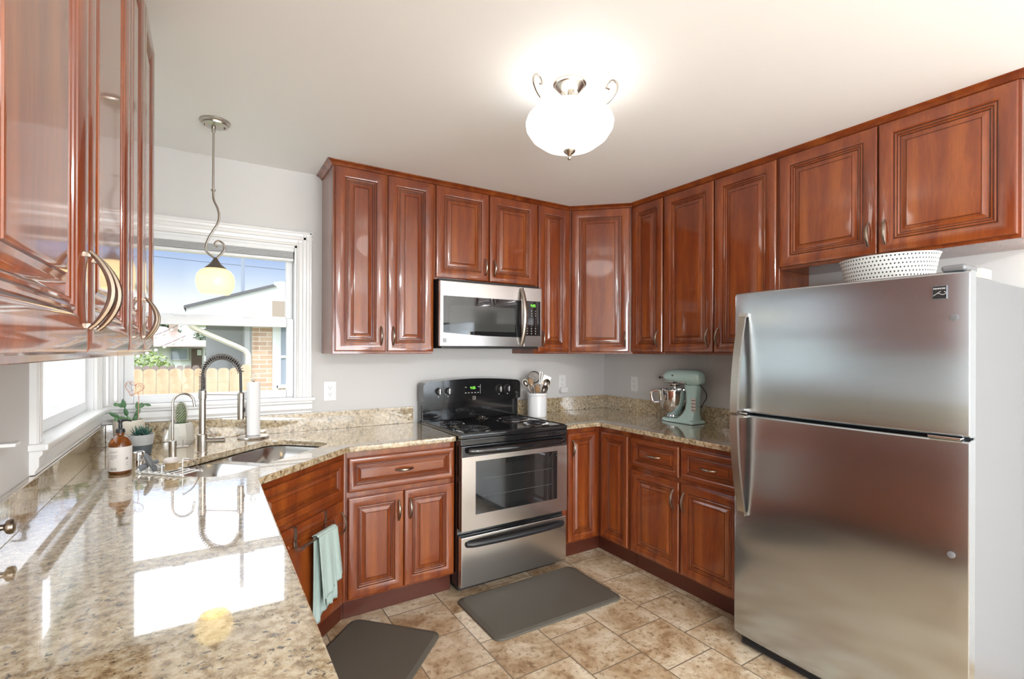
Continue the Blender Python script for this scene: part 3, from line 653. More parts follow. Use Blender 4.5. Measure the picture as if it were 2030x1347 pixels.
# metal flower spoon rest
fl = thing('flower_trivet', 'small dark metal flower ornament resting on the black cooktop between the burners', 'ornament', (-1.375, -.315, .9258))
b = MB()
def petal(b_, a, L, Wd, el, z0=.004):
    n_ = 6; ca, sa = math.cos(a), math.sin(a); vs = []; fs = []
    for i in range(n_+1):
        t = i/n_; w_ = Wd*math.sin(math.pi*min(.98, t*.9+.08))**.8*(1 if t < .99 else .1); r_ = L*t*math.cos(el); z_ = z0+L*t*math.sin(el)*(.6+.4*t)
        for s_ in (-1, 0, 1): vs.append((r_*ca-s_*w_*sa, r_*sa+s_*w_*ca, z_+abs(s_)*.004))
    for i in range(n_):
        for j in range(2): fs.append((i*3+j, i*3+j+1, i*3+j+4, i*3+j+3))
    b_.add(vs, fs)
for k in range(5): petal(b, k*2*math.pi/5+.3, .058, .018, R(28))
for k in range(3): petal(b, k*2*math.pi/3, .046, .015, R(58))
o = b.build('petals', 'darknickel', fl); m_ = o.modifiers.new('t', 'SOLIDIFY'); m_.thickness = .0015
b = MB(); b.lathe([(.018, 0), (.020, .004), (.008, .010), (0, .012)], n=16); b.build('flower_base', 'darknickel', fl)

# ------------------------------------------------------------------ microwave
MX = -1.720
mw = thing('microwave', 'stainless over-the-range microwave hung below the short wall cabinet', 'microwave', (MX, 0, 0))
b = MB(); b.box(.006, .764, -.372, -.002, 1.436, 1.8535); b.build('microwave_body', 'blackm', mw, sm=False)
b = MB(); b.rbox(.02, .75, -.38, -.02, 1.418, 1.4355, .003); b.build('vent_grille', 'blackm', mw)
b = MB(); b.rbox(.002, .617, -.400, -.3725, 1.431, 1.838, .004); md = b.build('microwave_door', 'steel', mw)
wp = [(.022, 1.516), (.022, 1.745), (.597, 1.745), (.597, 1.496)] + [(.597-.575*t/12, 1.496-.006*math.sin(math.pi*t/12)+.020*t/12) for t in range(1, 12)]
b = MB(); b.prism(rounded(wp[:4], .008, 4)[:0] or wp, -.4018, -.4002, 'y'); wn = b.build('microwave_window', 'dglass', md)
b = MB(); b.box(.064, .545, -.4021, -.4019, 1.528, 1.690); b.build('window_screen', 'dglass2', md, sm=False)
b = MB(); b.rbox(.6185, .768, -.400, -.3725, 1.431, 1.838, .004); cpn = b.build('control_panel', 'steel', mw)
b = MB(); b.rbox(.628, .754, -.4016, -.4001, 1.507, 1.746, .0005, 1); kp = b.build('keypad', 'dglass', mw)
digits(kp, '4:25', .673, -.4017, 1.706, .017)
for r_ in range(10):
    for c_ in range(3):
        x = .646+c_*.034; z = 1.678-r_*.0175; w_ = .008 if r_ in (0, 1, 2, 7, 8, 9) else .003
        b = MB(); b.box(x-w_/2, x+w_/2, -.4021, -.4017, z-.0018, z+.0018)
        if r_ in (2, 7, 8, 9): b.box(x-w_/2, x+w_/2, -.4021, -.4017, z+.0045, z+.0062)
        b.build('key', 'red_led', kp, sm=False)
n = 20; pts = [(.598, -.404-.048*math.sin(math.pi*i/n)**.85, 1.445+.380*i/n) for i in range(n+1)]
b = MB(); b.tube(pts, .0105, 10, upv=(1, 0, 0), flat=1.45); b.build('door_handle', 'nickel', md)
b = MB(); b.rbox(.020, .044, -.4008, -.3998, 1.455, 1.480, .0003, 1); lg = b.build('badge', 'blackm', mw)
b = MB()
for i in range(3): b.prism([(.022, 1.459+i*.007), (.042, 1.459+i*.007+.002), (.042, 1.4605+i*.007+.002), (.022, 1.4605+i*.007)], -.4012, -.4008, 'y')
b.build('badge_mark', 'steel', lg, sm=False)

# ------------------------------------------------------------------ refrigerator (local: x along its width, -y toward the room)
FY = -1.755; FW = .853
fr = thing('refrigerator', 'large stainless top-freezer refrigerator at the right', 'refrigerator', (-.012, FY, 0), R(-90))
b = MB(); b.rbox(.004, FW-.004, -.700, -.012, .045, 1.668, .006); b.build('fridge_body', 'side', fr)
b = MB(); b.rbox(.02, FW-.02, -.735, -.66, .004, .050, .003)
for i in range(4): b.rbox(.03, FW-.03, -.739, -.734, .010+i*.010, .015+i*.010, .001, 1)
b.build('toe_grille', 'blackm', fr)
def fdoor(z0, z1, nm):
    n_ = 20; poly = [(0, -.706), (0, -.762)] 
    for i in range(n_+1):
        t = i/n_; x = .004+(FW-.008)*t; poly.append((x, -.764-.016*(math.sin(math.pi*t)**.55)))
    poly += [(FW, -.762), (FW, -.706)]
    q = MB(); bm_poly = poly
    # vertical stack with slightly rolled top and bottom edges
    lev = [(z0, .010), (z0+.003, .004), (z0+.009, 0), (z1-.009, 0), (z1-.003, .004), (z1, .010)]; N = len(poly); vs = []
    for z, ins in lev:
        for x, y in poly: vs.append((x, y + (ins if y < -.75 else 0), z))
    fs = [(i*N+k, i*N+(k+1) % N, (i+1)*N+(k+1) % N, (i+1)*N+k) for i in range(len(lev)-1) for k in range(N)] + [tuple(range(N)), tuple((len(lev)-1)*N+k for k in range(N))]
    q.add(vs, fs); return q.build(nm, 'fsteel', fr, ang=30)
fz = fdoor(1.118, 1.683, 'freezer_door'); fd = fdoor(.057, 1.109, 'fresh_food_door')
b = MB(); b.box(.006, FW-.006, -.705, -.7005, .06, 1.68); b.build('door_gasket', 'blackm', fr, sm=False)
def fhandle(z0, z1, up_):
    """bow handle: broadest standoff at the split between doors"""
    n_ = 18; vs = []; q = MB(); 
    for i in range(n_+1):
        t = i/n_; z = z0+(z1-z0)*t; s_ = math.sin(math.pi/2*(1-t if up_ else t))   # 1 at the split
        out = -.782-.052*s_**.75; th = .010+.006*s_; x0 = .020+.012*(1-s_); x1 = x0+.036
        vs += [(x0, out, z), (x1, out, z), (x1, out+th, z), (x0, out+th, z)]
    fs = [(i*4+k, i*4+(k+1) % 4, i*4+4+(k+1) % 4, i*4+4+k) for i in range(n_) for k in range(4)] + [(0, 1, 2, 3), tuple(n_*4+k for k in range(4))]
    q.add(vs, fs)
    zc = z0 if up_ else z1; d_ = .014 if up_ else -.014
    q.box(.024, .050, -.822, -.770, min(zc, zc+d_), max(zc, zc+d_))
    ze = z1 if up_ else z0; e_ = -.016 if up_ else .016
    q.box(.034, .066, -.790, -.766, min(ze, ze+e_), max(ze, ze+e_))
    return q
fhandle(1.120, 1.585, True).build('door_handle', 'nickel', fz, ang=40); fhandle(.634, 1.107, False).build('door_handle', 'nickel', fd, ang=40)
b = MB(); b.rbox(.745, .835, -.780, -.735, 1.1095, 1.1175, .002); b.rbox(.02, .07, -.775, -.735, 1.1095, 1.1175, .002); b.build('centre_hinge', 'chrome', fr)
b = MB(); b.rbox(.775, .842, -.765, -.640, 1.6835, 1.706, .010, 3); b.build('hinge_cover', 'side', fr)
b = MB(); b.rbox(.757, .797, -.7790, -.7745, 1.590, 1.636, .0006, 1); bd = b.build('badge', 'side', fr)
b = MB(); b.rbox(.7585, .7955, -.7793, -.7788, 1.5915, 1.6345, .0002, 1); b.build('badge_plate', 'blackm', bd)
text('KENMORE', .0072, 'plate', bd, (.777, -.7797, 1.626))
b = MB()
for a, c_ in (((.760, 1.602), (.781, 1.617)), ((.772, 1.611), (.786, 1.6045)), ((.786, 1.6045), (.795, 1.608)), ((.790, 1.6155), (.795, 1.6115))):
    b.tube([(a[0], -.7797, a[1]), (c_[0], -.7797, c_[1])], .0006, 5)
b.build('badge_lines', 'plate', bd)
for z, p_, x in ((1.525, fz, .815), (.716, fd, .809)):
    b = MB(); b.lathe([(.011, 0), (.011, .003), (.009, .004), (0, .004)], (0, 0, 0), 24, axis='y'); b.v = [(q[0], -q[1], q[2]) for q in b.v]; b.build('screw_cap', 'side', p_, (x, -.7715, z))

# basket on top
b = MB(); prof = [(.0, .002), (.150, .002), (.156, .006), (.164, .06), (.176, .128), (.182, .145), (.185, .150), (.180, .150), (.172, .128), (.158, .05), (.150, .010), (0, .010)]
b.lathe(prof, (0, 0, 0), 64, sx_=.72, sy_=1)
o = b.build('dotted_bowl', 'dots', None, (-.40, -2.235, 1.6685)); tag(o, 'large oval white tub with rows of small black dots on top of the refrigerator', 'tub')
# pale block behind the hinge on the fridge top
b = MB(); b.rbox(-.62, -.52, -2.60, -2.555, 1.6688, 1.705, .003); tag(b.build('small_box', 'cream'), 'small pale box lying on the refrigerator top near its front right corner', 'box')

# ------------------------------------------------------------------ ceiling lamp
cl = thing('ceiling_light', 'semi-flush ceiling light with a white glass bowl and scrolled nickel arms', 'ceiling light', (-1.705, -1.640, 0))
b = MB(); b.lathe([(.066, H-.0005), (.066, H-.006), (.060, H-.010), (.058, H-.016), (.040, H-.034), (.034, H-.040), (0, H-.041)]); b.build('canopy', 'nickel', cl)
b = MB(); b.lathe([(.008, 2.20), (.008, 2.440)], n=12)
for k in range(3): a = k*2.094+.5; b.tube([(.026*math.cos(a), .026*math.sin(a), 2.44), (.026*math.cos(a), .026*math.sin(a), 2.36)], .004, 8)
b.lathe([(.0, 2.352), (.05, 2.352), (.05, 2.360), (0, 2.360)], n=24); b.build('stem', 'nickel', cl)
prof = [(.012, 2.206), (.06, 2.214), (.11, 2.232), (.150, 2.262), (.172, 2.296), (.175, 2.318), (.168, 2.338), (.155, 2.352), (.148, 2.354), (.148, 2.350), (.160, 2.336), (.167, 2.318), (.164, 2.298), (.143, 2.268), (.105, 2.240), (.06, 2.223), (.012, 2.215)]
b = MB(); b.lathe(prof[:10], n=56, mi=0); b.lathe(prof[9:], n=56, mi=1); b.build('glass_bowl', ['lampglass', 'white'], cl, ang=60)
b = MB(); b.lathe([(0, 2.172), (.006, 2.174), (.008, 2.180), (.005, 2.186), (.010, 2.192), (.022, 2.202), (.025, 2.209), (.010, 2.2125), (0, 2.213)], n=20); b.build('finial', 'nickel', cl)
cam_right = math.atan2(rt.y, rt.x)
for deg in (218, 338, 98):
    a = cam_right+R(deg); d_ = Vector((math.cos(a), math.sin(a), 0)); t = MB()
    ctl = [(.03, 2.365), (.09, 2.350), (.150, 2.372), (.182, 2.405), (.190, 2.435), (.176, 2.455), (.155, 2.452), (.147, 2.434), (.158, 2.424)]
    t.tube(smooth_path([d_*r_ + Vector((0, 0, z_)) for r_, z_ in ctl], 6), .0048, 8); t.build('scroll_arm', 'nickel', cl)
pl = bpy.data.lights.new('ceiling_bulb', 'POINT'); po = bpy.data.objects.new('ceiling_bulb', pl); COL.objects.link(po); po.location = (-1.705, -1.640, 2.345); pl.energy = .3; pl.shadow_soft_size = .03; pl.color = (1, .97, .92); po.parent = None

# unseen flush lamp added behind the camera to brighten the room
dlp = thing('fill_ceiling_light', 'round flush fill lamp added on the unseen ceiling behind the camera', 'ceiling light', (-1.8, -5.1, 0))
b = MB(); b.lathe([(.27, H-.0005), (.27, H-.02), (.25, H-.03), (0, H-.031)]); b.build('lamp_base', 'nickel', dlp)
b = MB(); b.lathe([(.245, H-.031), (.24, H-.06), (.19, H-.09), (.10, H-.105), (0, H-.11)], n=40); b.build('glass_diffuser', 'lampglass2', dlp)
# ------------------------------------------------------------------ pendant
pd = thing('pendant_light', 'slim nickel pendant lamp with a cream glass globe hanging before the sink window', 'pendant light', (-2.905, -.492, 0))
b = MB(); b.lathe([(.064, H-.0005), (.064, H-.008), (.055, H-.013), (.053, H-.020), (.030, H-.027), (0, H-.028)])
for e in (-1, 1): b.ball((.04*e, 0, H-.027), .005, n=8)
b.build('canopy', 'nickel', pd)
b = MB(); b.tube([(-.006, 0, H-.026), (-.006, 0, H-.052)], .0085, 12); b.tube([(-.006, 0, H-.05), (-.006, 0, 2.150)], .0048, 10); b.lathe([(.010, 2.150), (.010, 2.156)], (-.006, 0, 0), 12); b.build('rod', 'nickel', pd)
ctl = [(-.006, 2.150), (-.004, 2.110), (.012, 2.070), (.018, 2.035), (.010, 1.995), (-.018, 1.940), (-.034, 1.895), (-.034, 1.868), (-.020, 1.850), (.004, 1.836), (.022, 1.852), (.038, 1.878), (.036, 1.905), (.018, 1.918), (.003, 1.908), (.002, 1.893), (.012, 1.890)]
b = MB(); b.tube(smooth_path([(x, 0, z) for x, z in ctl], 6), .0052, 8, upv=(0, 1, 0), flat=1.2); b.build('scroll_stem', 'nickel', pd)
b = MB(); b.lathe([(.046, 1.786), (.044, 1.790), (.026, 1.806), (.012, 1.826), (.007, 1.838), (0, 1.838)], (.004, 0, 0)); b.build('socket_cap', 'darknickel', pd)
prof = [(.044, 1.786), (.062, 1.776), (.076, 1.757), (.081, 1.732), (.079, 1.706), (.070, 1.682), (.058, 1.666), (.055, 1.666), (.067, 1.684), (.076, 1.707), (.078, 1.732), (.073, 1.755), (.060, 1.772), (.042, 1.782)]
b = MB(); b.lathe(prof, (.004, 0, 0), 44); b.build('glass_globe', 'pendglass', pd, ang=60)
b = MB(); b.ball((.004, 0, 1.725), .026, (1, 1, 1.2)); b.build('light_bulb', 'lampglass', pd)

# ------------------------------------------------------------------ faucets at the sink
Z0 = CT1+.0004
fa = thing('spring_faucet', 'tall brushed nickel pull-down kitchen faucet with an exposed spring arc', 'faucet', (-2.951, -.416, 0))
b = MB(); b.lathe([(.024, Z0), (.024, Z0+.004), (.021, Z0+.006), (.021, 1.000), (.019, 1.003), (0, 1.003)]); b.build('faucet_base', 'nickel', fa)
b = MB(); b.lathe([(.0145, 1.003), (.0145, 1.168), (.017, 1.170), (.017, 1.210), (.012, 1.212), (0, 1.212)], n=24); b.build('post', 'nickel', fa)
A = Vector((.155, -.105, 0)); 
def arcpt(t):
    # t 0..1 : rise, arch and come down
    if t < .25: return Vector((0, 0, 1.21+.07*t/.25)) + A*0
    if t < .85:
        s_ = (t-.25)/.6*math.pi*.93; return A*(.5-.5*math.cos(s_)) + Vector((0, 0, 1.280+.092*math.sin(s_)))
    s0 = math.pi*.93; p = A*(.5-.5*math.cos(s0)) + Vector((0, 0, 1.280+.092*math.sin(s0))); q = A + Vector((0, 0, 1.200)); return p.lerp(q, (t-.85)/.15)
pth = [arcpt(i/60) for i in range(61)]
b = MB(); b.tube(pth, .0060, 10); b.build('hose', 'blackm', fa)
b = MB(); turns = 34; N = turns*14; hp = []; te = .86
for i in range(N+1):
    t = te*i/N; p = arcpt(t); q = arcpt(min(1, t+.01)); T = (q-p).normalized(); side = T.cross(Vector((A.y, -A.x, 0)).normalized()).normalized(); o2 = T.cross(side).normalized(); a = 2*math.pi*turns*i/N
    hp.append(p + (side*math.cos(a)+o2*math.sin(a))*.0135)
b.tube(hp, .0021, 6); b.build('spring', 'darknickel', fa, ang=80)
b = MB(); b.lathe([(0, 1.072), (.013, 1.072), (.0145, 1.076), (.0150, 1.14), (.0145, 1.165), (.015, 1.168), (.015, 1.197), (.010, 1.202), (0, 1.202)], (A.x, A.y, 0), 24); hd = b.build('spray_head', 'nickel', fa)
b = MB(); b.ball((A.x+.013, A.y-.006, 1.118), .006, (1, 1, 2.1)); b.build('spray_button', 'blackm', hd)
b = MB(); b.tube([(0, 0, 1.192), tuple(A*.92 + Vector((0, 0, 1.192)))], .0035, 8); b.build('support_arm', 'nickel', fa)
b = MB(); b.tube([(.018, 0, .970), (.075, -.012, .968)], .0145, 16); b.tube([(.075, -.012, .968), (.092, -.0155, .968)], .0155, 16); lv = b.build('valve_body', 'nickel', fa)
b = MB(); b.tube([(.055, -.006, .978), (.032, .004, 1.010), (.012, .012, 1.040)], [.0045, .0035, .003], 8); b.build('lever', 'nickel', lv)
ff = thing('filter_faucet', 'small slim gooseneck water faucet left of the spring faucet', 'faucet', (-3.067, -.434, 0))
b = MB(); b.lathe([(.0155, Z0), (.0155, .983), (.006, .985), (0, .985)], n=24); b.build('faucet_base', 'nickel', ff)
b = MB(); B2 = Vector((.083, -.02, 0)); pts = [Vector((0, 0, .984)), Vector((0, 0, 1.05)), Vector((0, 0, 1.12))] + [B2*(.5-.5*math.cos(a)) + Vector((0, 0, 1.155+.045*math.sin(a))) for a in [math.pi*i/14*.88 for i in range(15)]] + [B2*1.03+Vector((0, 0, 1.136))]
b.tube(smooth_path(pts, 3), .0052, 10); b.build('spout', 'nickel', ff)
b = MB(); b.tube([(.010, 0, .950), (.062, -.008, .952)], .0055, 10); b.tube([(.040, -.005, .955), (.041, -.005, .985)], .0022, 8); b.build('lever', 'nickel', ff)
b = MB(); b.lathe([(.0225, Z0), (.0225, .960), (.021, .970), (.018, .973), (0, .973)], (-3.178, -.585, 0), 28); tag(b.build('air_gap_cap', 'chrome'), 'short polished chrome cap behind the brush rack', 'sink cap')

# paper towel holder
ph = thing('paper_towel_holder', 'round-based metal stand holding the white paper towel roll', 'paper towel holder', (-2.712, -.104, 0))
b = MB(); b.lathe([(.078, Z0), (.080, Z0+.004), (.076, Z0+.010), (.040, Z0+.014), (0, Z0+.014)], n=40); b.build('stand_base', 'steel', ph)
b = MB(); b.tube([(0, 0, Z0+.013), (0, 0, 1.232)], .004, 8); b.tube(smooth_path([(0, 0, 1.230), (-.010, 0, 1.245), (-.012, 0, 1.262), (0, 0, 1.272), (.011, 0, 1.262), (.006, 0, 1.250)], 4), .0028, 6); b.build('pole', 'darknickel', ph)
b = MB(); b.lathe([(.008, .9300), (.032, .9300), (.0335, .933), (.0335, 1.222), (.032, 1.225), (.008, 1.225), (.008, .9300)], n=32)
tag(b.build('paper_towel_roll', 'paper', None, (-2.712, -.104, 0)), 'slim white roll of paper towels standing near the window', 'paper towels')

# soap bottle
sb = thing('soap_bottle', 'amber glass pump bottle with a cream label on the left counter', 'soap bottle', (-3.225, -.705, 0))
b = MB(); b.lathe([(0, Z0), (.034, Z0), (.0375, Z0+.004), (.0375, 1.022), (.036, 1.036), (.028, 1.052), (.016, 1.061), (.013, 1.064), (.013, 1.074), (0, 1.074)], n=40); b.build('glass_body', 'amber', sb)
b = MB(); b.lathe([(0, Z0+.003), (.033, Z0+.003), (.035, Z0+.006), (.035, .935), (0, .935)], n=32); b.build('liquid_soap', 'liquid', sb)
b = MB(); n = 40; vs = []; 
for z in (.9265, 1.0215):
    for i in range(n+1): a = R(-165+330*i/n) - math.pi/2; vs.append((.0380*math.cos(a), .0380*math.sin(a), z))
b.add(vs, [(i, i+1, n+2+i, n+1+i) for i in range(n)]); lb = b.build('label', 'label', sb)
b = MB(); ab = math.atan2(CAM.y+.705, CAM.x+3.225)
def onlab(b_, a0, a1, z0, z1):
    m_ = 3; vs = [(.0384*math.cos(ab+a0+(a1-a0)*i/m_), .0384*math.sin(ab+a0+(a1-a0)*i/m_), z) for z in (z0, z1) for i in range(m_+1)]; b_.add(vs, [(i, i+1, m_+2+i, m_+1+i) for i in range(m_)])
for i, L in enumerate((.75, .62, 0, .72, .70, .66, .40)):
    if L: onlab(b, -.95, -.95+L, 1.004-i*.0048, 1.0052-i*.0048)
for i in range(13): 
    if i % 3 != 1: onlab(b, -.93+i*.048, -.93+i*.048+(.03 if i % 2 else .018), .931, .942)
for i, L in enumerate((.25, .2)): onlab(b, .45, .45+L, .957-i*.008, .9582-i*.008)
b.build('label_print', 'ink', lb, sm=False)
tx = text('di', .014, 'ink', lb, (.0386*math.cos(ab+.55), .0386*math.sin(ab+.55), .975), (R(90), 0, ab+.55+math.pi/2))
b = MB(); b.lathe([(.0155, 1.0745), (.0155, 1.084), (.013, 1.090), (.007, 1.092), (.006, 1.113), (.009, 1.116), (.009, 1.126), (0, 1.127)], n=20)
b.tube([(0, 0, 1.122), (.020, -.004, 1.123), (.036, -.007, 1.119)], [.006, .0045, .003], 8); b.build('pump', 'blackm', sb)

# rack with brushes
rk = thing('sink_rack', 'white roll-up wire rack holding brushes beside the sink', 'rack', (0, 0, 0))
Pa = Vector((-3.172, -.742, Z0)); Pb = Vector((-3.010, -.915, Z0)); dv = (Pb-Pa); nv = Vector((-dv.y, dv.x, 0)).normalized()
if nv.y < 0: nv = -nv
b = MB(); 
for k in range(2): o_ = nv*.085*k; b.tube([Pa+o_+Vector((0, 0, .004)), Pb+o_+Vector((0, 0, .004))], .0035, 8)
b.build('rail', 'plate', rk)
b = MB()
for i in range(8): p = Pa+dv*(i+.3)/7.6+Vector((0, 0, .0085)); b.tube([p-nv*.004, p+nv*.088], .0026, 6); b.ball(p-nv*.003, .0062, (1, 1, .8), 8)
b.build('rods', 'plate', rk)
b = MB(); 
for t in (.98, .55, .28):
    p = Pa+dv*t; hgt = .062 if t > .9 else .035; b.tube(smooth_path([p+nv*.002+Vector((0, 0, .006)), p+nv*.002+Vector((0, 0, hgt)), p+nv*.012+Vector((0, 0, hgt+.005)), p+nv*.05+Vector((0, 0, hgt-.012)), p+nv*.08+Vector((0, 0, .008))], 4), .0022, 6)
b.build('divider_wires', 'chrome', rk)
db = thing('dish_brush', 'round dish brush with pale head and tan bristles lying in the rack', 'brush', (-3.052, -.835, 0))
b = MB(); b.lathe([(.0, .962), (.024, .962), (.0265, .966), (.0265, .972), (.022, .977), (0, .978)], n=28); b.build('brush_head', 'whitewood', db)
b = MB(); random.seed(3)
for k in range(90): a = random.random()*6.283; r_ = .022*math.sqrt(random.random()); b.tube([(r_*math.cos(a), r_*math.sin(a), .9615), (r_*1.15*math.cos(a)+random.uniform(-.002, .002), r_*1.15*math.sin(a), .930+random.random()*.004)], .0009, 3)
b.build('bristles', 'bristle', db, sm=False)
sc_ = thing('silicone_scrubber', 'grey oval silicone scrubber leaning in the rack', 'scrubber', (-3.122, -.790, 0))
b = MB(); b.ball((0, 0, 0), 1, (.011, .018, .034), 20); b.xf(Matrix.Translation((-.004, 0, .966)) @ Matrix.Rotation(R(-25), 4, 'Y')); b.build('scrubber_head', 'gplast', sc_)
b = MB(); b.tube([(.010, 0, .945), (.014, .004, .926)], .009, 10); b.build('scrubber_grip', 'gplast', sc_)
b = MB(); b.tube(smooth_path([(-3.160, -.772, .934), (-3.140, -.768, .944), (-3.118, -.762, .952), (-3.098, -.757, .956)], 4), [.012]*5+[.010]*4+[.008]*4, 12)
tag(b.build('brush_handle', 'gplast'), 'dark grey rubber brush handle lying across the left end of the rack', 'brush')

# ------------------------------------------------------------------ potted plants
pw = thing('potted_plant', 'cream round pot with a flat-leaved green succulent in the window corner', 'plant', (-3.262, -.105, 0))
b = MB(); b.lathe([(0, Z0), (.040, Z0), (.052, .935), (.060, .98), (.0635, 1.02), (.063, 1.052), (.059, 1.054), (.058, 1.045), (.055, 1.036), (0, 1.036)], n=36); b.build('pot', 'cream', pw)
b = MB(); b.lathe([(.054, 1.037), (0, 1.040)], n=20); b.build('soil', 'soil', pw)
def flat_leaf(b_, p, q, w, up_=(0, -1, 0), th=.003):
    p, q = Vector(p), Vector(q); d_ = q-p; L = d_.length; t_ = d_.normalized(); s_ = t_.cross(Vector(up_)).normalized(); n_ = 7; prof = [.25, .75, 1, .95, 1, .85, .55, .1]
    pts = [p+d_*i/n_ for i in range(n_+1)]; vs = []
    nn = s_.cross(t_).normalized()
    for i, x in enumerate(pts): ww = w*prof[i]; vs += [x-s_*ww, x+nn*th, x+s_*ww, x-nn*th]
    fs = [(i*4+k, i*4+(k+1) % 4, i*4+4+(k+1) % 4, i*4+4+k) for i in range(n_) for k in range(4)] + [(0, 1, 2, 3), tuple(n_*4+k for k in range(4))]
    b_.add(vs, fs)
def lf(x, z): return (x, 0, z)
b = MB()
stems = [[(.01, 1.035), (-.006, 1.075), (-.015, 1.115), (-.024, 1.160)], [(.015, 1.035), (.030, 1.075), (.040, 1.110), (.052, 1.135)], [(.005, 1.035), (-.035, 1.070), (-.075, 1.098)], [(.040, 1.110), (.062, 1.128), (.088, 1.118)], [(-.006, 1.06), (-.040, 1.075), (-.050, 1.055)], [(-.02, 1.12), (-.045, 1.135), (-.060, 1.13)], [(.02, 1.04), (.034, 1.10), (.030, 1.14)]]
for k, st in enumerate(stems):
    yy = (-.012, .010, -.02, .015, -.03, .0, .02)[k]
    for (x0, z0_), (x1, z1_) in zip(st, st[1:]): flat_leaf(b, (x0, yy, z0_), (x1, yy*1.3, z1_), .0095 if k not in (3,) else .007)
b.build('leaves', 'leaf', pw, ang=50)
hs_ = thing('heart_stake', 'thin copper wire heart on a stake stuck in the cream pot', 'ornament', (-3.222, -.125, 0))
b = MB(); b.tube([(0, 0, 1.042), (0, 0, 1.175), (-.003, 0, 1.195)], .0016, 6); b.build('stake', 'copper', hs_)
def hpt(t, s_=1): x = 16*math.sin(t)**3; z = 13*math.cos(t)-5*math.cos(2*t)-2*math.cos(3*t)-math.cos(4*t); return Vector((x*.0024*s_-.018, 0, 1.212+z*.0024*s_))
b = MB(); ring = [hpt(2*math.pi*i/48) for i in range(49)]; rot = Matrix.Translation((-.018, 0, 1.212)) @ Matrix.Rotation(R(14), 4, 'Y') @ Matrix.Translation((.018, 0, -1.212))
b.tube([rot @ p for p in ring], .0014, 6, caps=False); random.seed(11)
for k in range(16):
    a, c_ = random.random()*6.283, random.random()*6.283; p, q = rot @ hpt(a, .97), rot @ hpt(c_, .97); m_ = (p+q)/2+Vector((random.uniform(-.012, .012), 0, random.uniform(-.012, .012))); b.tube(smooth_path([p, m_, q], 6), .0006, 4)
b.build('wire_heart', 'copper', hs_)
pg = thing('potted_plant', 'two-tone grey pot with a spiky dark green succulent behind the soap bottle', 'plant', (-3.190, -.335, 0))
b = MB(); b.lathe([(.0425, .9625), (.0475, 1.004), (.0480, 1.010), (.0445, 1.010), (.043, 1.000), (0, 1.000)], n=36); b.build('pot', 'gpot', pg)
b = MB(); b.lathe([(0, Z0), (.033, Z0), (.037, .918), (.0422, .9622), (0, .9622)], n=36); b.build('pot_base', 'gpot2', pg)
b = MB(); b.lathe([(.0425, 1.0005), (0, 1.003)], n=20); b.build('soil', 'soil', pg)
b = MB(); random.seed(5)
def spike(b_, c, a, el, L, w):
    d_ = Vector((math.cos(a)*math.cos(el), math.sin(a)*math.cos(el), math.sin(el))); p = Vector(c); P_ = [p+d_*L*t + Vector((0, 0, .012*t*t)) for t in (0, .25, .5, .75, 1)]; b_.tube(P_, [w, w*1.1, w*.85, w*.5, w*.08], 6, flat=.5)
for cx, cy in ((-.018, -.004), (.018, .004), (0, .018)):
    for k in range(13): spike(b, (cx, cy, 1.003), k*2.4+cx*50, R(28+k*4.4), .036+.008*random.random(), .0045)
b.build('leaves', 'leafd', pg, ang=60)
pc = thing('potted_cactus', 'rough white stone pot with an upright white-spined cactus', 'plant', (-3.046, -.130, 0))
b = MB(); b.lathe([(0, Z0), (.050, Z0), (.057, .935), (.058, .965), (.052, 1.010), (.046, 1.027), (.040, 1.027), (.038, 1.018), (0, 1.018)], n=11, wob=lambda th, h: 1+.03*math.sin(3*th+h*90)); b.build('pot', 'stone', pc, ang=12)
b = MB(); b.lathe([(.038, 1.0185), (0, 1.020)], n=16); b.build('soil', 'soil', pc)
b = MB(); prof = [(.014, 1.016), (.021, 1.030), (.0245, 1.055), (.0230, 1.085), (.018, 1.112), (.010, 1.130), (0, 1.136)]; b.lathe(prof, n=40, wob=lambda th, h: 1+.07*math.cos(13*th+h*110)*(math.cos(h*520)*.5+.6)); bd = b.build('cactus_stem', 'cactus', pc, ang=70)
b = MB(); random.seed(9)
def cr_at(z):
    for (r0, z0_), (r1, z1_) in zip(prof, prof[1:]):
        if z0_ <= z <= z1_: return r0+(r1-r0)*(z-z0_)/(z1_-z0_)
    return .005
for i in range(13):
    z = 1.032+i*.0078; r_ = cr_at(z)
    for k in range(13):
        a = 2*math.pi*(k+.5*(i % 2))/13
        p = Vector((r_*math.cos(a), r_*math.sin(a), z))
        for e in (-1, 0, 1): b.tube([p, p+Vector((.006*math.cos(a+e*.8), .006*math.sin(a+e*.8), .003+.002*e))], .0012, 3)
b.build('spines', 'spine', bd, sm=False)

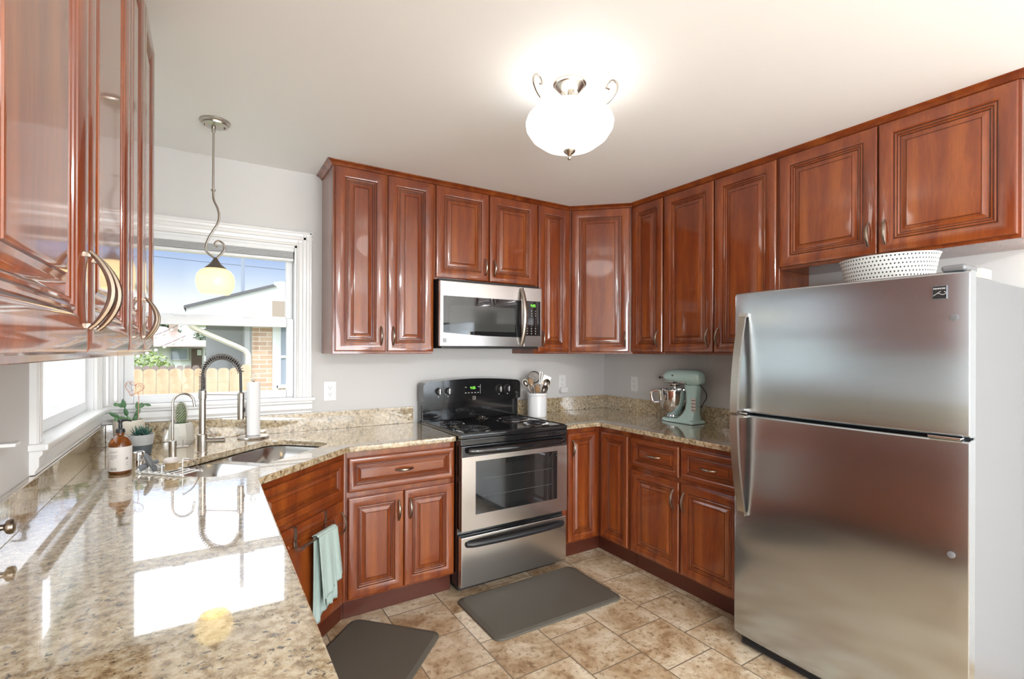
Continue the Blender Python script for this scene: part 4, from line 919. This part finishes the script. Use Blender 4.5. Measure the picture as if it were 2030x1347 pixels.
# ------------------------------------------------------------------ utensil crock
ck = thing('utensil_crock', 'white ceramic crock of cooking utensils beside the range', 'crock', (-.852, -.205, 0))
b = MB(); b.lathe([(0, Z0), (.068, Z0), (.072, Z0+.006), (.073, 1.070), (.076, 1.074), (.079, 1.084), (.078, 1.092), (.073, 1.093), (.069, 1.085), (.067, .93), (0, .93)], n=48); b.build('crock_body', 'white', ck)
def utensil(kind, label, base_, top, m_, grp='utensils standing in the white crock', cat='utensil', nm=None):
    p = Vector((-.852+base_[0], -.205+base_[1], base_[2])); q = Vector((-.852+top[0], -.205+top[1], top[2])); t = (q-p).normalized(); view = (CAM-q).normalized(); s_ = t.cross(view).normalized(); f_ = s_.cross(t).normalized()
    mt = Matrix((( s_.x, f_.x, t.x, q.x), (s_.y, f_.y, t.y, q.y), (s_.z, f_.z, t.z, q.z), (0, 0, 0, 1)))   # local: x across, y toward viewer, z along
    L = (q-p).length; e = thing(nm or kind, label, cat, (0, 0, 0), 0, grp)
    h_ = MB(); h_.tube([(0, 0, -L), (0, 0, -L*.5), (0, 0, -.01)], [.005, .004, .0035] if kind != 'wooden_spoon' else [.007, .006, .006], 8, flat=.7); h_.xf(mt); h_.build('handle', m_, e)
    k = MB()
    if kind == 'skimmer':
        k.lathe([(.001, 0), (.012, 0), (.0125, .0012)][:1]+[(.0010, 0)][:0] or [(0, 0)], n=3) if False else None
        # perforated disc: rings and spokes of metal
        for r_ in (.010, .018, .026, .034): k.tube([(r_*math.cos(a), 0, .040+r_*math.sin(a)) for a in [2*math.pi*i/32 for i in range(33)]], .0026, 6, caps=False)
        for j in range(14): a = 2*math.pi*j/14; k.tube([(.008*math.cos(a), 0, .040+.008*math.sin(a)), (.042*math.cos(a), 0, .040+.042*math.sin(a))], .0018, 5)
        k.tube([(.043*math.cos(a), .003, .040+.043*math.sin(a)) for a in [2*math.pi*i/36 for i in range(37)]], .0045, 8, caps=False)
    elif kind == 'wooden_spoon': k.ball((0, 0, .026), 1, (.021, .007, .032), 18)
    elif kind in ('metal_spoon', 'ladle'):
        s2 = 1.0 if kind == 'metal_spoon' else 1.25
        k.lathe([(0, -.010*s2), (.012*s2, -.008*s2), (.020*s2, -.002*s2), (.023*s2, .006*s2), (.022*s2, .006*s2), (.019*s2, 0), (.011*s2, -.006*s2), (0, -.008*s2)], (0, 0, 0), 24, axis='y', sy_=1.35); 
        k.v = [(x, y, z+.030*s2) for x, y, z in k.v]
    elif kind == 'spatula':
        k.prism(rounded([(-.022, 0), (.022, 0), (.030, .075), (-.030, .075)], .006, 3), -.001, .001, 'y')
        for j in range(4): pass
    elif kind == 'whisk':
        for j in range(5):
            a = math.pi*j/5; c_, s3 = math.cos(a), math.sin(a)
            k.tube(smooth_path([(0, 0, 0), (.012*c_, .012*s3, .025), (.020*c_, .020*s3, .055), (.012*c_, .012*s3, .078), (0, 0, .084), (-.012*c_, -.012*s3, .078), (-.020*c_, -.020*s3, .055), (-.012*c_, -.012*s3, .025), (0, 0, 0)], 4), .0012, 5)
    elif kind == 'tongs':
        for e_ in (-1, 1): k.tube(smooth_path([(e_*.004, 0, -.01), (e_*.007, 0, .03), (e_*.010, 0, .07), (e_*.004, 0, .085)], 4), .0045, 6, flat=.5)
    k.xf(mt); k.build(nm and 'head' or 'utensil_head', m_, e); return e
# offsets are along world x,y; screen-right is (.85,-.53)
def sp(r_, d_, z): return (rt.x*r_+fw.x*d_, rt.y*r_+fw.y*d_, z)
utensil('skimmer', 'round perforated steel skimmer, tallest disc in the crock', sp(.0, .02, .96), sp(-.018, .045, 1.165), 'darknickel')
utensil('wooden_spoon', 'wooden spoon leaning left in the crock', sp(.01, 0, .96), sp(-.042, .0, 1.145), 'uwood')
utensil('wooden_spoon', 'short wooden spoon at the front centre of the crock', sp(.01, -.02, .96), sp(.002, -.045, 1.100), 'uwood')
utensil('metal_spoon', 'steel serving spoon leaning far left out of the crock', sp(.03, .02, .96), sp(-.068, .022, 1.135), 'nickel')
utensil('metal_spoon', 'dark metal spoon with a wide bowl at the front right of the crock', sp(-.01, -.02, .96), sp(.042, -.040, 1.095), 'darknickel')
utensil('ladle', 'large steel ladle behind the spoon at the right of the crock', sp(-.02, .0, .96), sp(.052, -.005, 1.125), 'nickel')
utensil('spatula', 'flat metal turner leaning right at the back of the crock', sp(-.03, .03, .96), sp(.052, .045, 1.145), 'nickel')
utensil('tongs', 'thin steel tongs standing upright in the centre of the crock', sp(.0, .0, .96), sp(.022, .012, 1.165), 'steel')
utensil('whisk', 'wire whisk low at the left front of the crock', sp(.02, -.03, .96), sp(-.028, -.040, 1.080), 'nickel')

# ------------------------------------------------------------------ stand mixer (faces the back wall, length along Y)
mxr = thing('stand_mixer', 'pale aqua stand mixer with a steel bowl on the right counter', 'mixer', (-.137, -.929, 0))
b = MB()   # base: rounded plate with a swell under the column
lev = [(Z0+.003, 1.0, 0), (Z0+.010, 1.0, 0), (Z0+.018, .97, 0), (Z0+.026, .88, 0)]
outl = rounded([(-.078, -.148), (.078, -.148), (.070, .06), (.045, .142), (-.045, .142), (-.070, .06)], [.025, .025, .05, .03, .03, .05], 6); N = len(outl); vs = []
for z, s_, _ in lev:
    for x, y in outl: vs.append((x*s_, y*s_, z))
b.add(vs, [(i*N+k, i*N+(k+1) % N, (i+1)*N+(k+1) % N, (i+1)*N+k) for i in range(len(lev)-1) for k in range(N)] + [tuple(range(N)), tuple(3*N+k for k in range(N))])
# column lofted from base up to the head
cols = [(.935, -.055, .071, .088), (.950, -.068, .062, .072), (.975, -.082, .050, .056), (1.01, -.093, .042, .046), (1.06, -.098, .038, .044), (1.11, -.098, .037, .047), (1.15, -.095, .038, .055), (1.175, -.092, .040, .062)]
n = 28; vs = []
for z, yc, rx, ry in cols:
    for k in range(n):
        a = 2*math.pi*k/n; c_, s_ = math.cos(a), math.sin(a); e = .75
        vs.append((rx*abs(c_)**e*(1 if c_ > 0 else -1), yc+ry*abs(s_)**e*(1 if s_ > 0 else -1), z))
b.add(vs, [(i*n+k, i*n+(k+1) % n, (i+1)*n+(k+1) % n, (i+1)*n+k) for i in range(len(cols)-1) for k in range(n)] + [tuple(range(n)), tuple((len(cols)-1)*n+k for k in range(n))])
b.build('mixer_stand', 'aqua', mxr, ang=50)
b = MB(); b.prism([(x*1.01, y*1.01) for x, y in outl], Z0, Z0+.003); b.build('foot_pad', 'blackm', mxr)
# head along Y
prof = [(-.178, 1.222, .006, .006), (-.174, 1.222, .030, .032), (-.160, 1.220, .047, .050), (-.130, 1.220, .056, .060), (-.100, 1.222, .058, .060), (-.02, 1.224, .057, .057), (.06, 1.226, .054, .053), (.100, 1.227, .047, .046), (.125, 1.227, .038, .036), (.136, 1.226, .025, .024), (.138, 1.226, .006, .006)]
vs = []; n = 32
for y, zc, rx, rz in prof:
    for k in range(n):
        a = 2*math.pi*k/n; z_ = rz*math.sin(a)
        if z_ < 0: z_ = max(z_, -rz*.80)
        vs.append((rx*math.cos(a), y, zc+z_))
b = MB(); b.add(vs, [(i*n+k, i*n+(k+1) % n, (i+1)*n+(k+1) % n, (i+1)*n+k) for i in range(len(prof)-1) for k in range(n)] + [tuple(range(n)), tuple((len(prof)-1)*n+k for k in range(n))]); hd = b.build('mixer_head', 'aqua', mxr, ang=50)
b = MB(); b.rbox(-.061, .061, -.075, .098, 1.182, 1.199, .003); b.build('trim_band', 'steel', hd)
b = MB(); b.ball((-.0585, .030, 1.236), .0055, n=10); b.build('lock_pin', 'blackm', hd); b = MB(); b.tube([(-.058, .005, 1.190), (-.070, .005, 1.190)], .0045, 8); b.ball((-.071, .005, 1.190), .007, n=10); b.build('speed_lever', 'blackm', hd)
b = MB(); b.lathe([(.018, .130), (.020, .140), (.016, .150), (0, .151)], (0, 0, 1.226), 20, axis='y'); b.build('attachment_hub', 'chrome', hd)
b = MB(); b.tube([(-.018, .142, 1.218), (-.030, .160, 1.216)], .003, 6); b.ball((-.031, .163, 1.216), .009, n=12); b.build('hub_knob', 'blackm', hd)
b = MB(); b.lathe([(0, 1.160), (.030, 1.160), (.044, 1.168), (.046, 1.176), (.040, 1.182), (0, 1.182)], (0, .055, 0), 32); b.lathe([(.012, 1.130), (.012, 1.160)], (0, .055, 0), 16); b.build('beater_shaft', 'chrome', hd)
b = MB(); b.lathe([(0, Z0+.028), (.040, Z0+.028), (.044, Z0+.034), (.042, Z0+.044), (.068, .983), (.092, 1.025), (.102, 1.07), (.106, 1.128), (.110, 1.131), (.110, 1.135), (.104, 1.134), (.100, 1.07), (.090, 1.027), (.064, .987), (0, .975)], (0, .070, 0), 48); bw = b.build('mixing_bowl', 'chrome', mxr, ang=40)
b = MB(); b.tube(smooth_path([(-.045, .165, 1.118), (-.062, .192, 1.120), (-.072, .206, 1.105), (-.071, .205, 1.065), (-.062, .190, 1.040), (-.048, .154, 1.042)], 5), .0048, 8, flat=1.6); b.build('bowl_handle', 'chrome', bw)
# cord
b = MB(); b.tube(smooth_path([(.0, -.150, 1.175), (.012, -.172, 1.150), (.02, -.185, 1.12), (.03, -.178, 1.09), (.035, -.155, 1.06), (.03, -.135, 1.02)], 5), .003, 7); b.build('cord', 'blackm', mxr)
# printed card stuck on the rear of the column
b = MB(); b.rbox(-.0445, -.0425, -.150, -.115, 1.00, 1.09, .0004, 1); cdp = b.build('side_card', 'label', mxr)
b = MB()
for i in range(4): b.box(-.0449, -.0445, -.148, -.117, 1.008+i*.022, 1.012+i*.022)
b.build('card_stripes', 'ink', cdp, sm=False)

# ------------------------------------------------------------------ wall outlets
def outlet(label, loc, rotz, kind='outlet'):
    o = thing(kind if kind != 'outlet' else 'wall_outlet', label, 'outlet', loc, rotz)
    b_ = MB(); b_.rbox(-.037, .037, -.006, -.0005, -.060, .060, .002); b_.build('cover_plate', 'plate', o)
    d_ = MB(); s_ = MB()
    for z in (-.020, .020):
        d_.rbox(-.0165, .0165, -.0078, -.006, z-.0145, z+.0145, .0007, 1)
        s_.box(-.0075, -.0055, -.0083, -.0078, z-.001, z+.008); s_.box(.0055, .0075, -.0083, -.0078, z-.001, z+.007); s_.tube([(0, -.0083, z-.008), (0, -.0078, z-.008)], .0025, 8)
    dd = d_.build('socket', 'plate', o); s_.build('slots', 'ink', dd, sm=False); return o
outlet('white double wall outlet between the window and the tall wall cabinet', (-2.284, 0, 1.149), 0)
ok = outlet('white double wall outlet behind the utensil crock', (-.462, 0, 1.147), 0)
outlet('white double wall outlet on the right wall left of the stand mixer', (0, -.360, 1.139), R(-90))
outlet('white double wall outlet on the left wall at the photo edge', (XL, -1.475, 1.155), R(90))
b = MB(); b.rbox(-.492, -.424, -.036, -.0088, 1.062, 1.108, .004); tag(b.build('plug_in_device', 'plate'), 'small white plug-in device in the outlet behind the crock', 'adapter')
b = MB(); b.rbox(XL+.0088, XL+.045, -1.480, -1.437, 1.160, 1.170, .003); tag(b.build('plug', 'plate'), 'flat white plug in the left wall outlet', 'plug')

# ------------------------------------------------------------------ towel, bar, mats
tb = thing('towel_bar', 'over-the-door metal towel bar on the sink cabinet door', 'towel rack')
VD = VF-.0004-.0222
for u in (-2.493, -2.275):
    b = MB()
    P_ = [diag(u, VD+.0212, .6475), diag(u, VD-.0025, .6475), diag(u, VD-.0030, .640), diag(u, VD-.0030, .575), diag(u, VD-.0050, .553), diag(u, VD-.020, .545), diag(u, VD-.040, .550), diag(u, VD-.046, .562)]
    for (p, q) in zip(P_, P_[1:]):
        pass
    b.tube(P_, .0065, 8, upv=(q2, q2, 0), flat=1.0) if False else None
    vs = []
    for i, p in enumerate(P_):
        t = (P_[min(i+1, 7)]-P_[max(i-1, 0)]).normalized(); w_ = Vector((q2, q2, 0)); n_ = t.cross(w_).normalized()
        vs += [p-w_*.0085-n_*.001, p+w_*.0085-n_*.001, p+w_*.0085+n_*.001, p-w_*.0085+n_*.001]
    b.add(vs, [(i*4+k, i*4+(k+1) % 4, i*4+4+(k+1) % 4, i*4+4+k) for i in range(7) for k in range(4)] + [(0, 1, 2, 3), (28, 29, 30, 31)])
    b.build('hook', 'steel', tb)
b = MB(); b.tube([diag(-2.520, VD-.040, .566), diag(-2.215, VD-.040, .566)], .0065, 10); b.build('bar', 'steel', tb)
def towel():
    b_ = MB(); VB = VD-.040
    def sheet(ul, ur, ulb, urb, ztop, zl, zr, off, sgn, ph):
        nu, nz = 26, 22; vs = []
        for j in range(nz+1):
            t = j/nz
            for i in range(nu+1):
                s_ = i/nu; u = (ul*(1-t)+ulb*t)*(1-s_)+(ur*(1-t)+urb*t)*s_; zb_ = zl*(1-s_)+zr*s_; z = ztop*(1-t)+zb_*t
                fold = .0055*t**.5*math.sin(s_*15+ph+t*1.1)+.003*t*math.sin(s_*31+2*ph)
                vs.append(diag(u, VB-sgn*(.0085+off+.006*t)-fold, z))
        w = nu+1; b_.add(vs, [(j*w+i, j*w+i+1, (j+1)*w+i+1, (j+1)*w+i) for j in range(nz) for i in range(nu)])
    # front layers (outer one folded, corner lifted to the right)
    sheet(-2.405, -2.262, -2.385, -2.222, .575, .262, .335, .006, 1, .3)
    sheet(-2.400, -2.268, -2.345, -2.255, .573, .232, .250, .001, 1, 1.4)
    sheet(-2.412, -2.270, -2.402, -2.285, .573, .150, .232, -.001, -1, 2.2)
    # over the bar
    vs = []; nu = 26
    for k in range(9):
        a = math.pi*k/8
        for i in range(nu+1): u = -2.410+(.146)*i/nu; vs.append(diag(u, VB-.0155*math.cos(a)+(.001), .574+.010*math.sin(a)))
    w = nu+1; b_.add(vs, [(j*w+i, j*w+i+1, (j+1)*w+i+1, (j+1)*w+i) for j in range(8) for i in range(nu)])
    o = b_.build('dish_towel', 'cloth', None, ang=60); m_ = o.modifiers.new('t', 'SOLIDIFY'); m_.thickness = .0022; return o
tag(towel(), 'sage green dish towel hanging over the sink cabinet towel bar', 'towel')
def matobj(poly, label):
    b_ = MB(); P_ = rounded(poly, .045, 6); c_ = sum((Vector(p) for p in P_), Vector((0, 0)))/len(P_); N = len(P_); vs = []
    for z, ins in ((.0008, 0), (.006, 0), (.010, .003), (.0165, .028), (.0175, .034)):
        for p in P_:
            d_ = (Vector(p)-c_); L = d_.length; q = c_+d_*(1-ins/L); vs.append((q.x, q.y, z))
    b_.add(vs, [(i*N+k, i*N+(k+1) % N, (i+1)*N+(k+1) % N, (i+1)*N+k) for i in range(4) for k in range(N)] + [tuple(range(N)), tuple(4*N+k for k in range(N))])
    return tag(b_.build('floor_mat', 'mat', ang=25), label, 'mat', 'grey-brown cushioned kitchen mats')
matobj([(-1.752, -1.160), (-.930, -1.175), (-.925, -.695), (-1.752, -.700)], 'rectangular grey-brown cushioned mat in front of the range')
matobj([tuple(diag(u, v, 0)[:2]) for u, v in ((-2.85, .705), (-2.045, .705), (-2.030, 1.193), (-2.85, 1.193))], 'grey-brown cushioned mat on the diagonal in front of the sink cabinet')
# small bronze knob against the backsplash at the photo edge
kn = thing('bronze_finial', 'small bronze-toned round metal piece on the left backsplash at the photo edge', 'ornament', (XL+.0212, -1.515, .972))
b = MB(); b.lathe([(.010, 0), (.008, .004), (.007, .012), (.0165, .018), (.0185, .024), (.017, .031), (.010, .034), (0, .0345)], (0, 0, 0), 24, axis='x'); b.build('round_head', 'pull', kn)

# ------------------------------------------------------------------ outdoors
GZ = -.65
b = MB(); b.box(-25, 20, .35, 45, GZ-.1, GZ); b.box(-25, XL-.4, -12, .35, GZ-.1, GZ); tag(b.build('lawn', 'grass', sm=False), 'ground outside the windows', 'ground', kind='structure')
def fence_row(n, x0, pitch, y, top, m_, name, label, w_, h_extra=None):
    f = thing(name, label, 'fence', (x0, y, 0))
    proto = None
    for i in range(n):
        tz = top + (h_extra(i) if h_extra else 0)
        q = MB(); ww = pitch*w_; q.prism([(0, GZ), (ww, GZ), (ww, tz-.035), (ww-.012, tz-.012), (ww-.040, tz), (.040, tz), (.012, tz-.012), (0, tz-.035)], 0, .018, 'y'); q.build('fence_board', m_, f, (i*pitch, 0, 0), sm=False)
    q = MB(); q.box(0, n*pitch, .019, .06, top-.5, top-.42); q.box(0, n*pitch, .019, .06, GZ+.4, GZ+.48); q.build('fence_rail', m_, f, sm=False)
    return f
fence_row(19, -4.956, .1345, 4.5, 1.150, 'fence', 'board_fence', 'light cedar board fence with dog-eared tops outside the window', .96, lambda i: .045 if i == 18 else 0)
fence_row(26, -6.1, .118, 7.2, 1.118, 'fence2', 'board_fence', 'dark weathered picket fence beyond the light cedar fence', .90)
# neighbouring wing of the house
wg = thing('house_wing', 'low brick house wing with a white gable and sloping eave seen through the window', 'building', (0, 0, 0))
b = MB(); b.box(-2.295, -1.93, 6.0, 6.2, GZ, 1.90); b.box(-1.56, 2.5, 6.0, 6.2, GZ, 1.90); b.box(-1.93, -1.56, 6.0, 6.2, GZ, .74); b.build('brick_wall', 'brick', wg, sm=False)
b = MB(); b.box(-2.95, -2.30, 8.4, 8.5, GZ, 1.95); b.box(-2.30, -2.2955, 6.0, 8.5, GZ, 1.9); b.build('recessed_wall', 'greyside', wg, sm=False)
b = MB(); b.box(-2.40, -2.33, 6.0, 6.08, GZ, 1.88); b.build('porch_post', 'greyside', wg, sm=False)
def zr(x): return 2.042+(x+3.196)*.338
b = MB(); b.prism([(-3.196, 1.915), (-3.196, zr(-3.196)-.015), (2.5, zr(2.5)-.015), (2.5, 1.915)], 5.55, 5.60, 'y'); b.build('gable_board', 'siding', wg, sm=False)
b = MB(); b.box(-2.04, -1.2, 5.52, 5.549, 1.93, 2.19); b.build('gable_vent', 'brown', wg, sm=False)
b = MB(); b.prism([(-3.225, zr(-3.225)-.02), (-3.225, zr(-3.225)+.02), (2.6, zr(2.6)+.02), (2.6, zr(2.6)-.02)], 5.50, 12, 'y'); b.build('roof', 'roofedge', wg, sm=False)
b = MB(); b.box(-3.19, 2.5, 5.605, 10, 1.90, 1.935); b.build('soffit', 'siding', wg, sm=False)
b = MB(); b.tube(smooth_path([(-3.17, 5.7, 1.90), (-3.15, 5.72, 1.80), (-3.08, 5.75, 1.72), (-2.75, 5.85, 1.56), (-2.46, 5.93, 1.42), (-2.37, 5.95, 1.34), (-2.35, 5.95, 1.2), (-2.35, 5.95, .4), (-2.35, 5.95, GZ)], 5), .042, 8); b.build('downspout', 'gutter', wg)
b = MB(); b.rbox(-1.93, -1.56, 5.97, 6.05, .74, .80, .005); b.rbox(-1.99, -1.90, 5.97, 6.05, .72, 1.90, .005); b.box(-1.90, -1.86, 5.99, 6.04, .80, 1.9); b.box(-1.60, -1.5, 5.97, 6.05, .72, 1.9); b.box(-1.90, -1.60, 6.0, 6.04, 1.26, 1.30); wf = b.build('window', 'siding', wg)
b = MB(); b.box(-1.88, -1.58, 6.03, 6.04, .8, 1.9); b.build('window_glass', 'mast', wf, sm=False)
b = MB(); b.tube([(-2.400, 6.6, 2.22), (-2.400, 6.6, 4.6)], .030, 8); tag(b.build('roof_mast', 'mast'), 'thin grey mast rising from the wing roof', 'mast')
# far house
fh = thing('far_house', 'white house with a red shingle roof far beyond the fence', 'building', (0, 0, 0))
b = MB(); b.box(-8, -3.0, 16, 20, GZ, 1.50); b.build('house_wall', 'siding', fh, sm=False)
b = MB(); b.add([(-8.6, 15.5, 1.48), (-2.7, 15.5, 1.48), (-4.2, 18, 2.20), (-7.5, 18, 2.20), (-8.6, 21, 1.48), (-2.7, 21, 1.48)], [(0, 1, 2, 3), (1, 5, 2), (4, 3, 2, 5), (0, 3, 4), (0, 4, 5, 1)]); b.build('roof', 'roof', fh, sm=False)
b = MB(); b.box(-4.05, -3.80, 17.5, 17.8, 1.9, 2.42); b.build('chimney', 'brown', fh, sm=False)
b = MB(); b.box(-3.90, -3.47, 15.93, 15.99, 1.08, 1.42); w2 = b.build('window', 'mast', fh, sm=False); b = MB(); frame_rect(b, -3.94, -3.43, 1.04, 1.46, -3.90, -3.47, 1.08, 1.42, 15.90, 15.95); b.build('window_frame', 'greyside', w2, sm=False)
b = MB(); b.box(-3.36, -3.06, 15.93, 15.99, GZ, 1.42); dr_ = b.build('door', 'door', fh, sm=False); b = MB(); b.box(-3.20, -3.08, 15.91, 15.93, 1.2, 1.38); b.build('door_pane', 'siding', dr_, sm=False)
b = MB(); b.box(-3.60, -2.7, 13.5, 15.5, 1.50, 1.66); b.build('porch_roof', 'siding', fh, sm=False)
def foliage(b_, c, rad, n_, sz, seed, sq=(1, 1, 1)):
    random.seed(seed)
    for i in range(n_):
        d_ = Vector((random.gauss(0, 1), random.gauss(0, 1), random.gauss(0, 1))).normalized()*(random.random()**.4)*rad; p = Vector(c)+Vector((d_.x*sq[0], d_.y*sq[1], d_.z*sq[2]))
        a = Vector((random.gauss(0, 1), random.gauss(0, 1), random.gauss(0, 1))).normalized(); e = a.orthogonal().normalized(); f2 = a.cross(e); s_ = sz*random.uniform(.6, 1.3)
        b_.add([p-e*s_, p+f2*s_*.5, p+e*s_, p-f2*s_*.5], [(0, 1, 2, 3)])
def plant(name, label, cat, c, rad, n_, sz, seed, m_, sq=(1, 1, 1), th=.05):
    t = thing(name, label, cat, (c[0], c[1], 0)); q = MB(); foliage(q, (0, 0, c[2]), rad, n_, sz, seed, sq); q.build('foliage', m_, t, sm=False)
    q = MB(); q.tube([(0, 0, GZ), (0, 0, c[2])], [th, th*.5], 8); q.build('trunk', 'brown', t)
plant('garden_shrub', 'yellow-green shrub beyond the fences in front of the white house', 'shrub', (-4.25, 13.0, .75), .62, 1500, .045, 21, 'bush')
plant('garden_tree', 'dark conifer top behind the red roof', 'tree', (-5.2, 24, 2.0), 1.3, 1800, .12, 22, 'tree', (1, 1, .6), .12)
plant('garden_tree', 'leafy tree standing behind the chimney of the far house', 'tree', (-2.7, 25, 1.7), 1.0, 1200, .10, 23, 'tree', (1, 1, .7), .12)
# string lights
sl = thing('string_lights', 'string of round clear bulbs sagging across the yard outside', 'string lights', (0, 0, 0))
cb_ = MB(); pts = []
for x0, x1, za, zb_, sag in ((-4.1, -3.24, 1.56, 1.85, .10), (-4.1, -3.22, 1.22, 1.62, .03)):
    P_ = [(x0+(x1-x0)*i/16, 6.2, za+(zb_-za)*i/16-sag*4*(i/16)*(1-i/16)) for i in range(17)]; cb_.tube(P_, .004, 4); pts += P_[1::2]
cb_.build('cable', 'cable', sl)
bp = MB(); bp.ball((0, 0, 0), .026, n=10); bp0 = bp.build('bulb', 'bulb', sl, tuple(Vector(pts[0])-Vector((0, 0, .03))))
for p in pts[1:]:
    o = bp0.copy(); COL.objects.link(o); o.parent = sl; o.location = Vector(p)-Vector((0, 0, .03))
b = MB(); 
b.tube([(-6, 9, 3.35), (-3, 9, 3.25), (0, 9, 3.20)], .005, 4); tag(b.build('power_line', 'cable'), 'thin overhead cable crossing the sky outside the window', 'cable')
f = thing('vinyl_gate', 'pale vinyl side-yard gate outside the side window', 'fence', (0, 1.9, 0))
for i in range(5):
    q = MB(); q.box(-5.4+i*.35, -5.4+i*.35+.34, 0, .03, GZ, 2.1); q.build('gate_panel', 'gatew', f, sm=False)
# pale fence and hedge outside the side window
f = thing('vinyl_fence', 'pale vinyl privacy fence outside the side window', 'fence', (-5.4, 0, 0))
for i in range(20):
    q = MB(); q.box(-.02, 0, -4.5+i*.45, -4.5+i*.45+.445, GZ, 1.75); q.build('fence_panel', 'siding', f, sm=False)
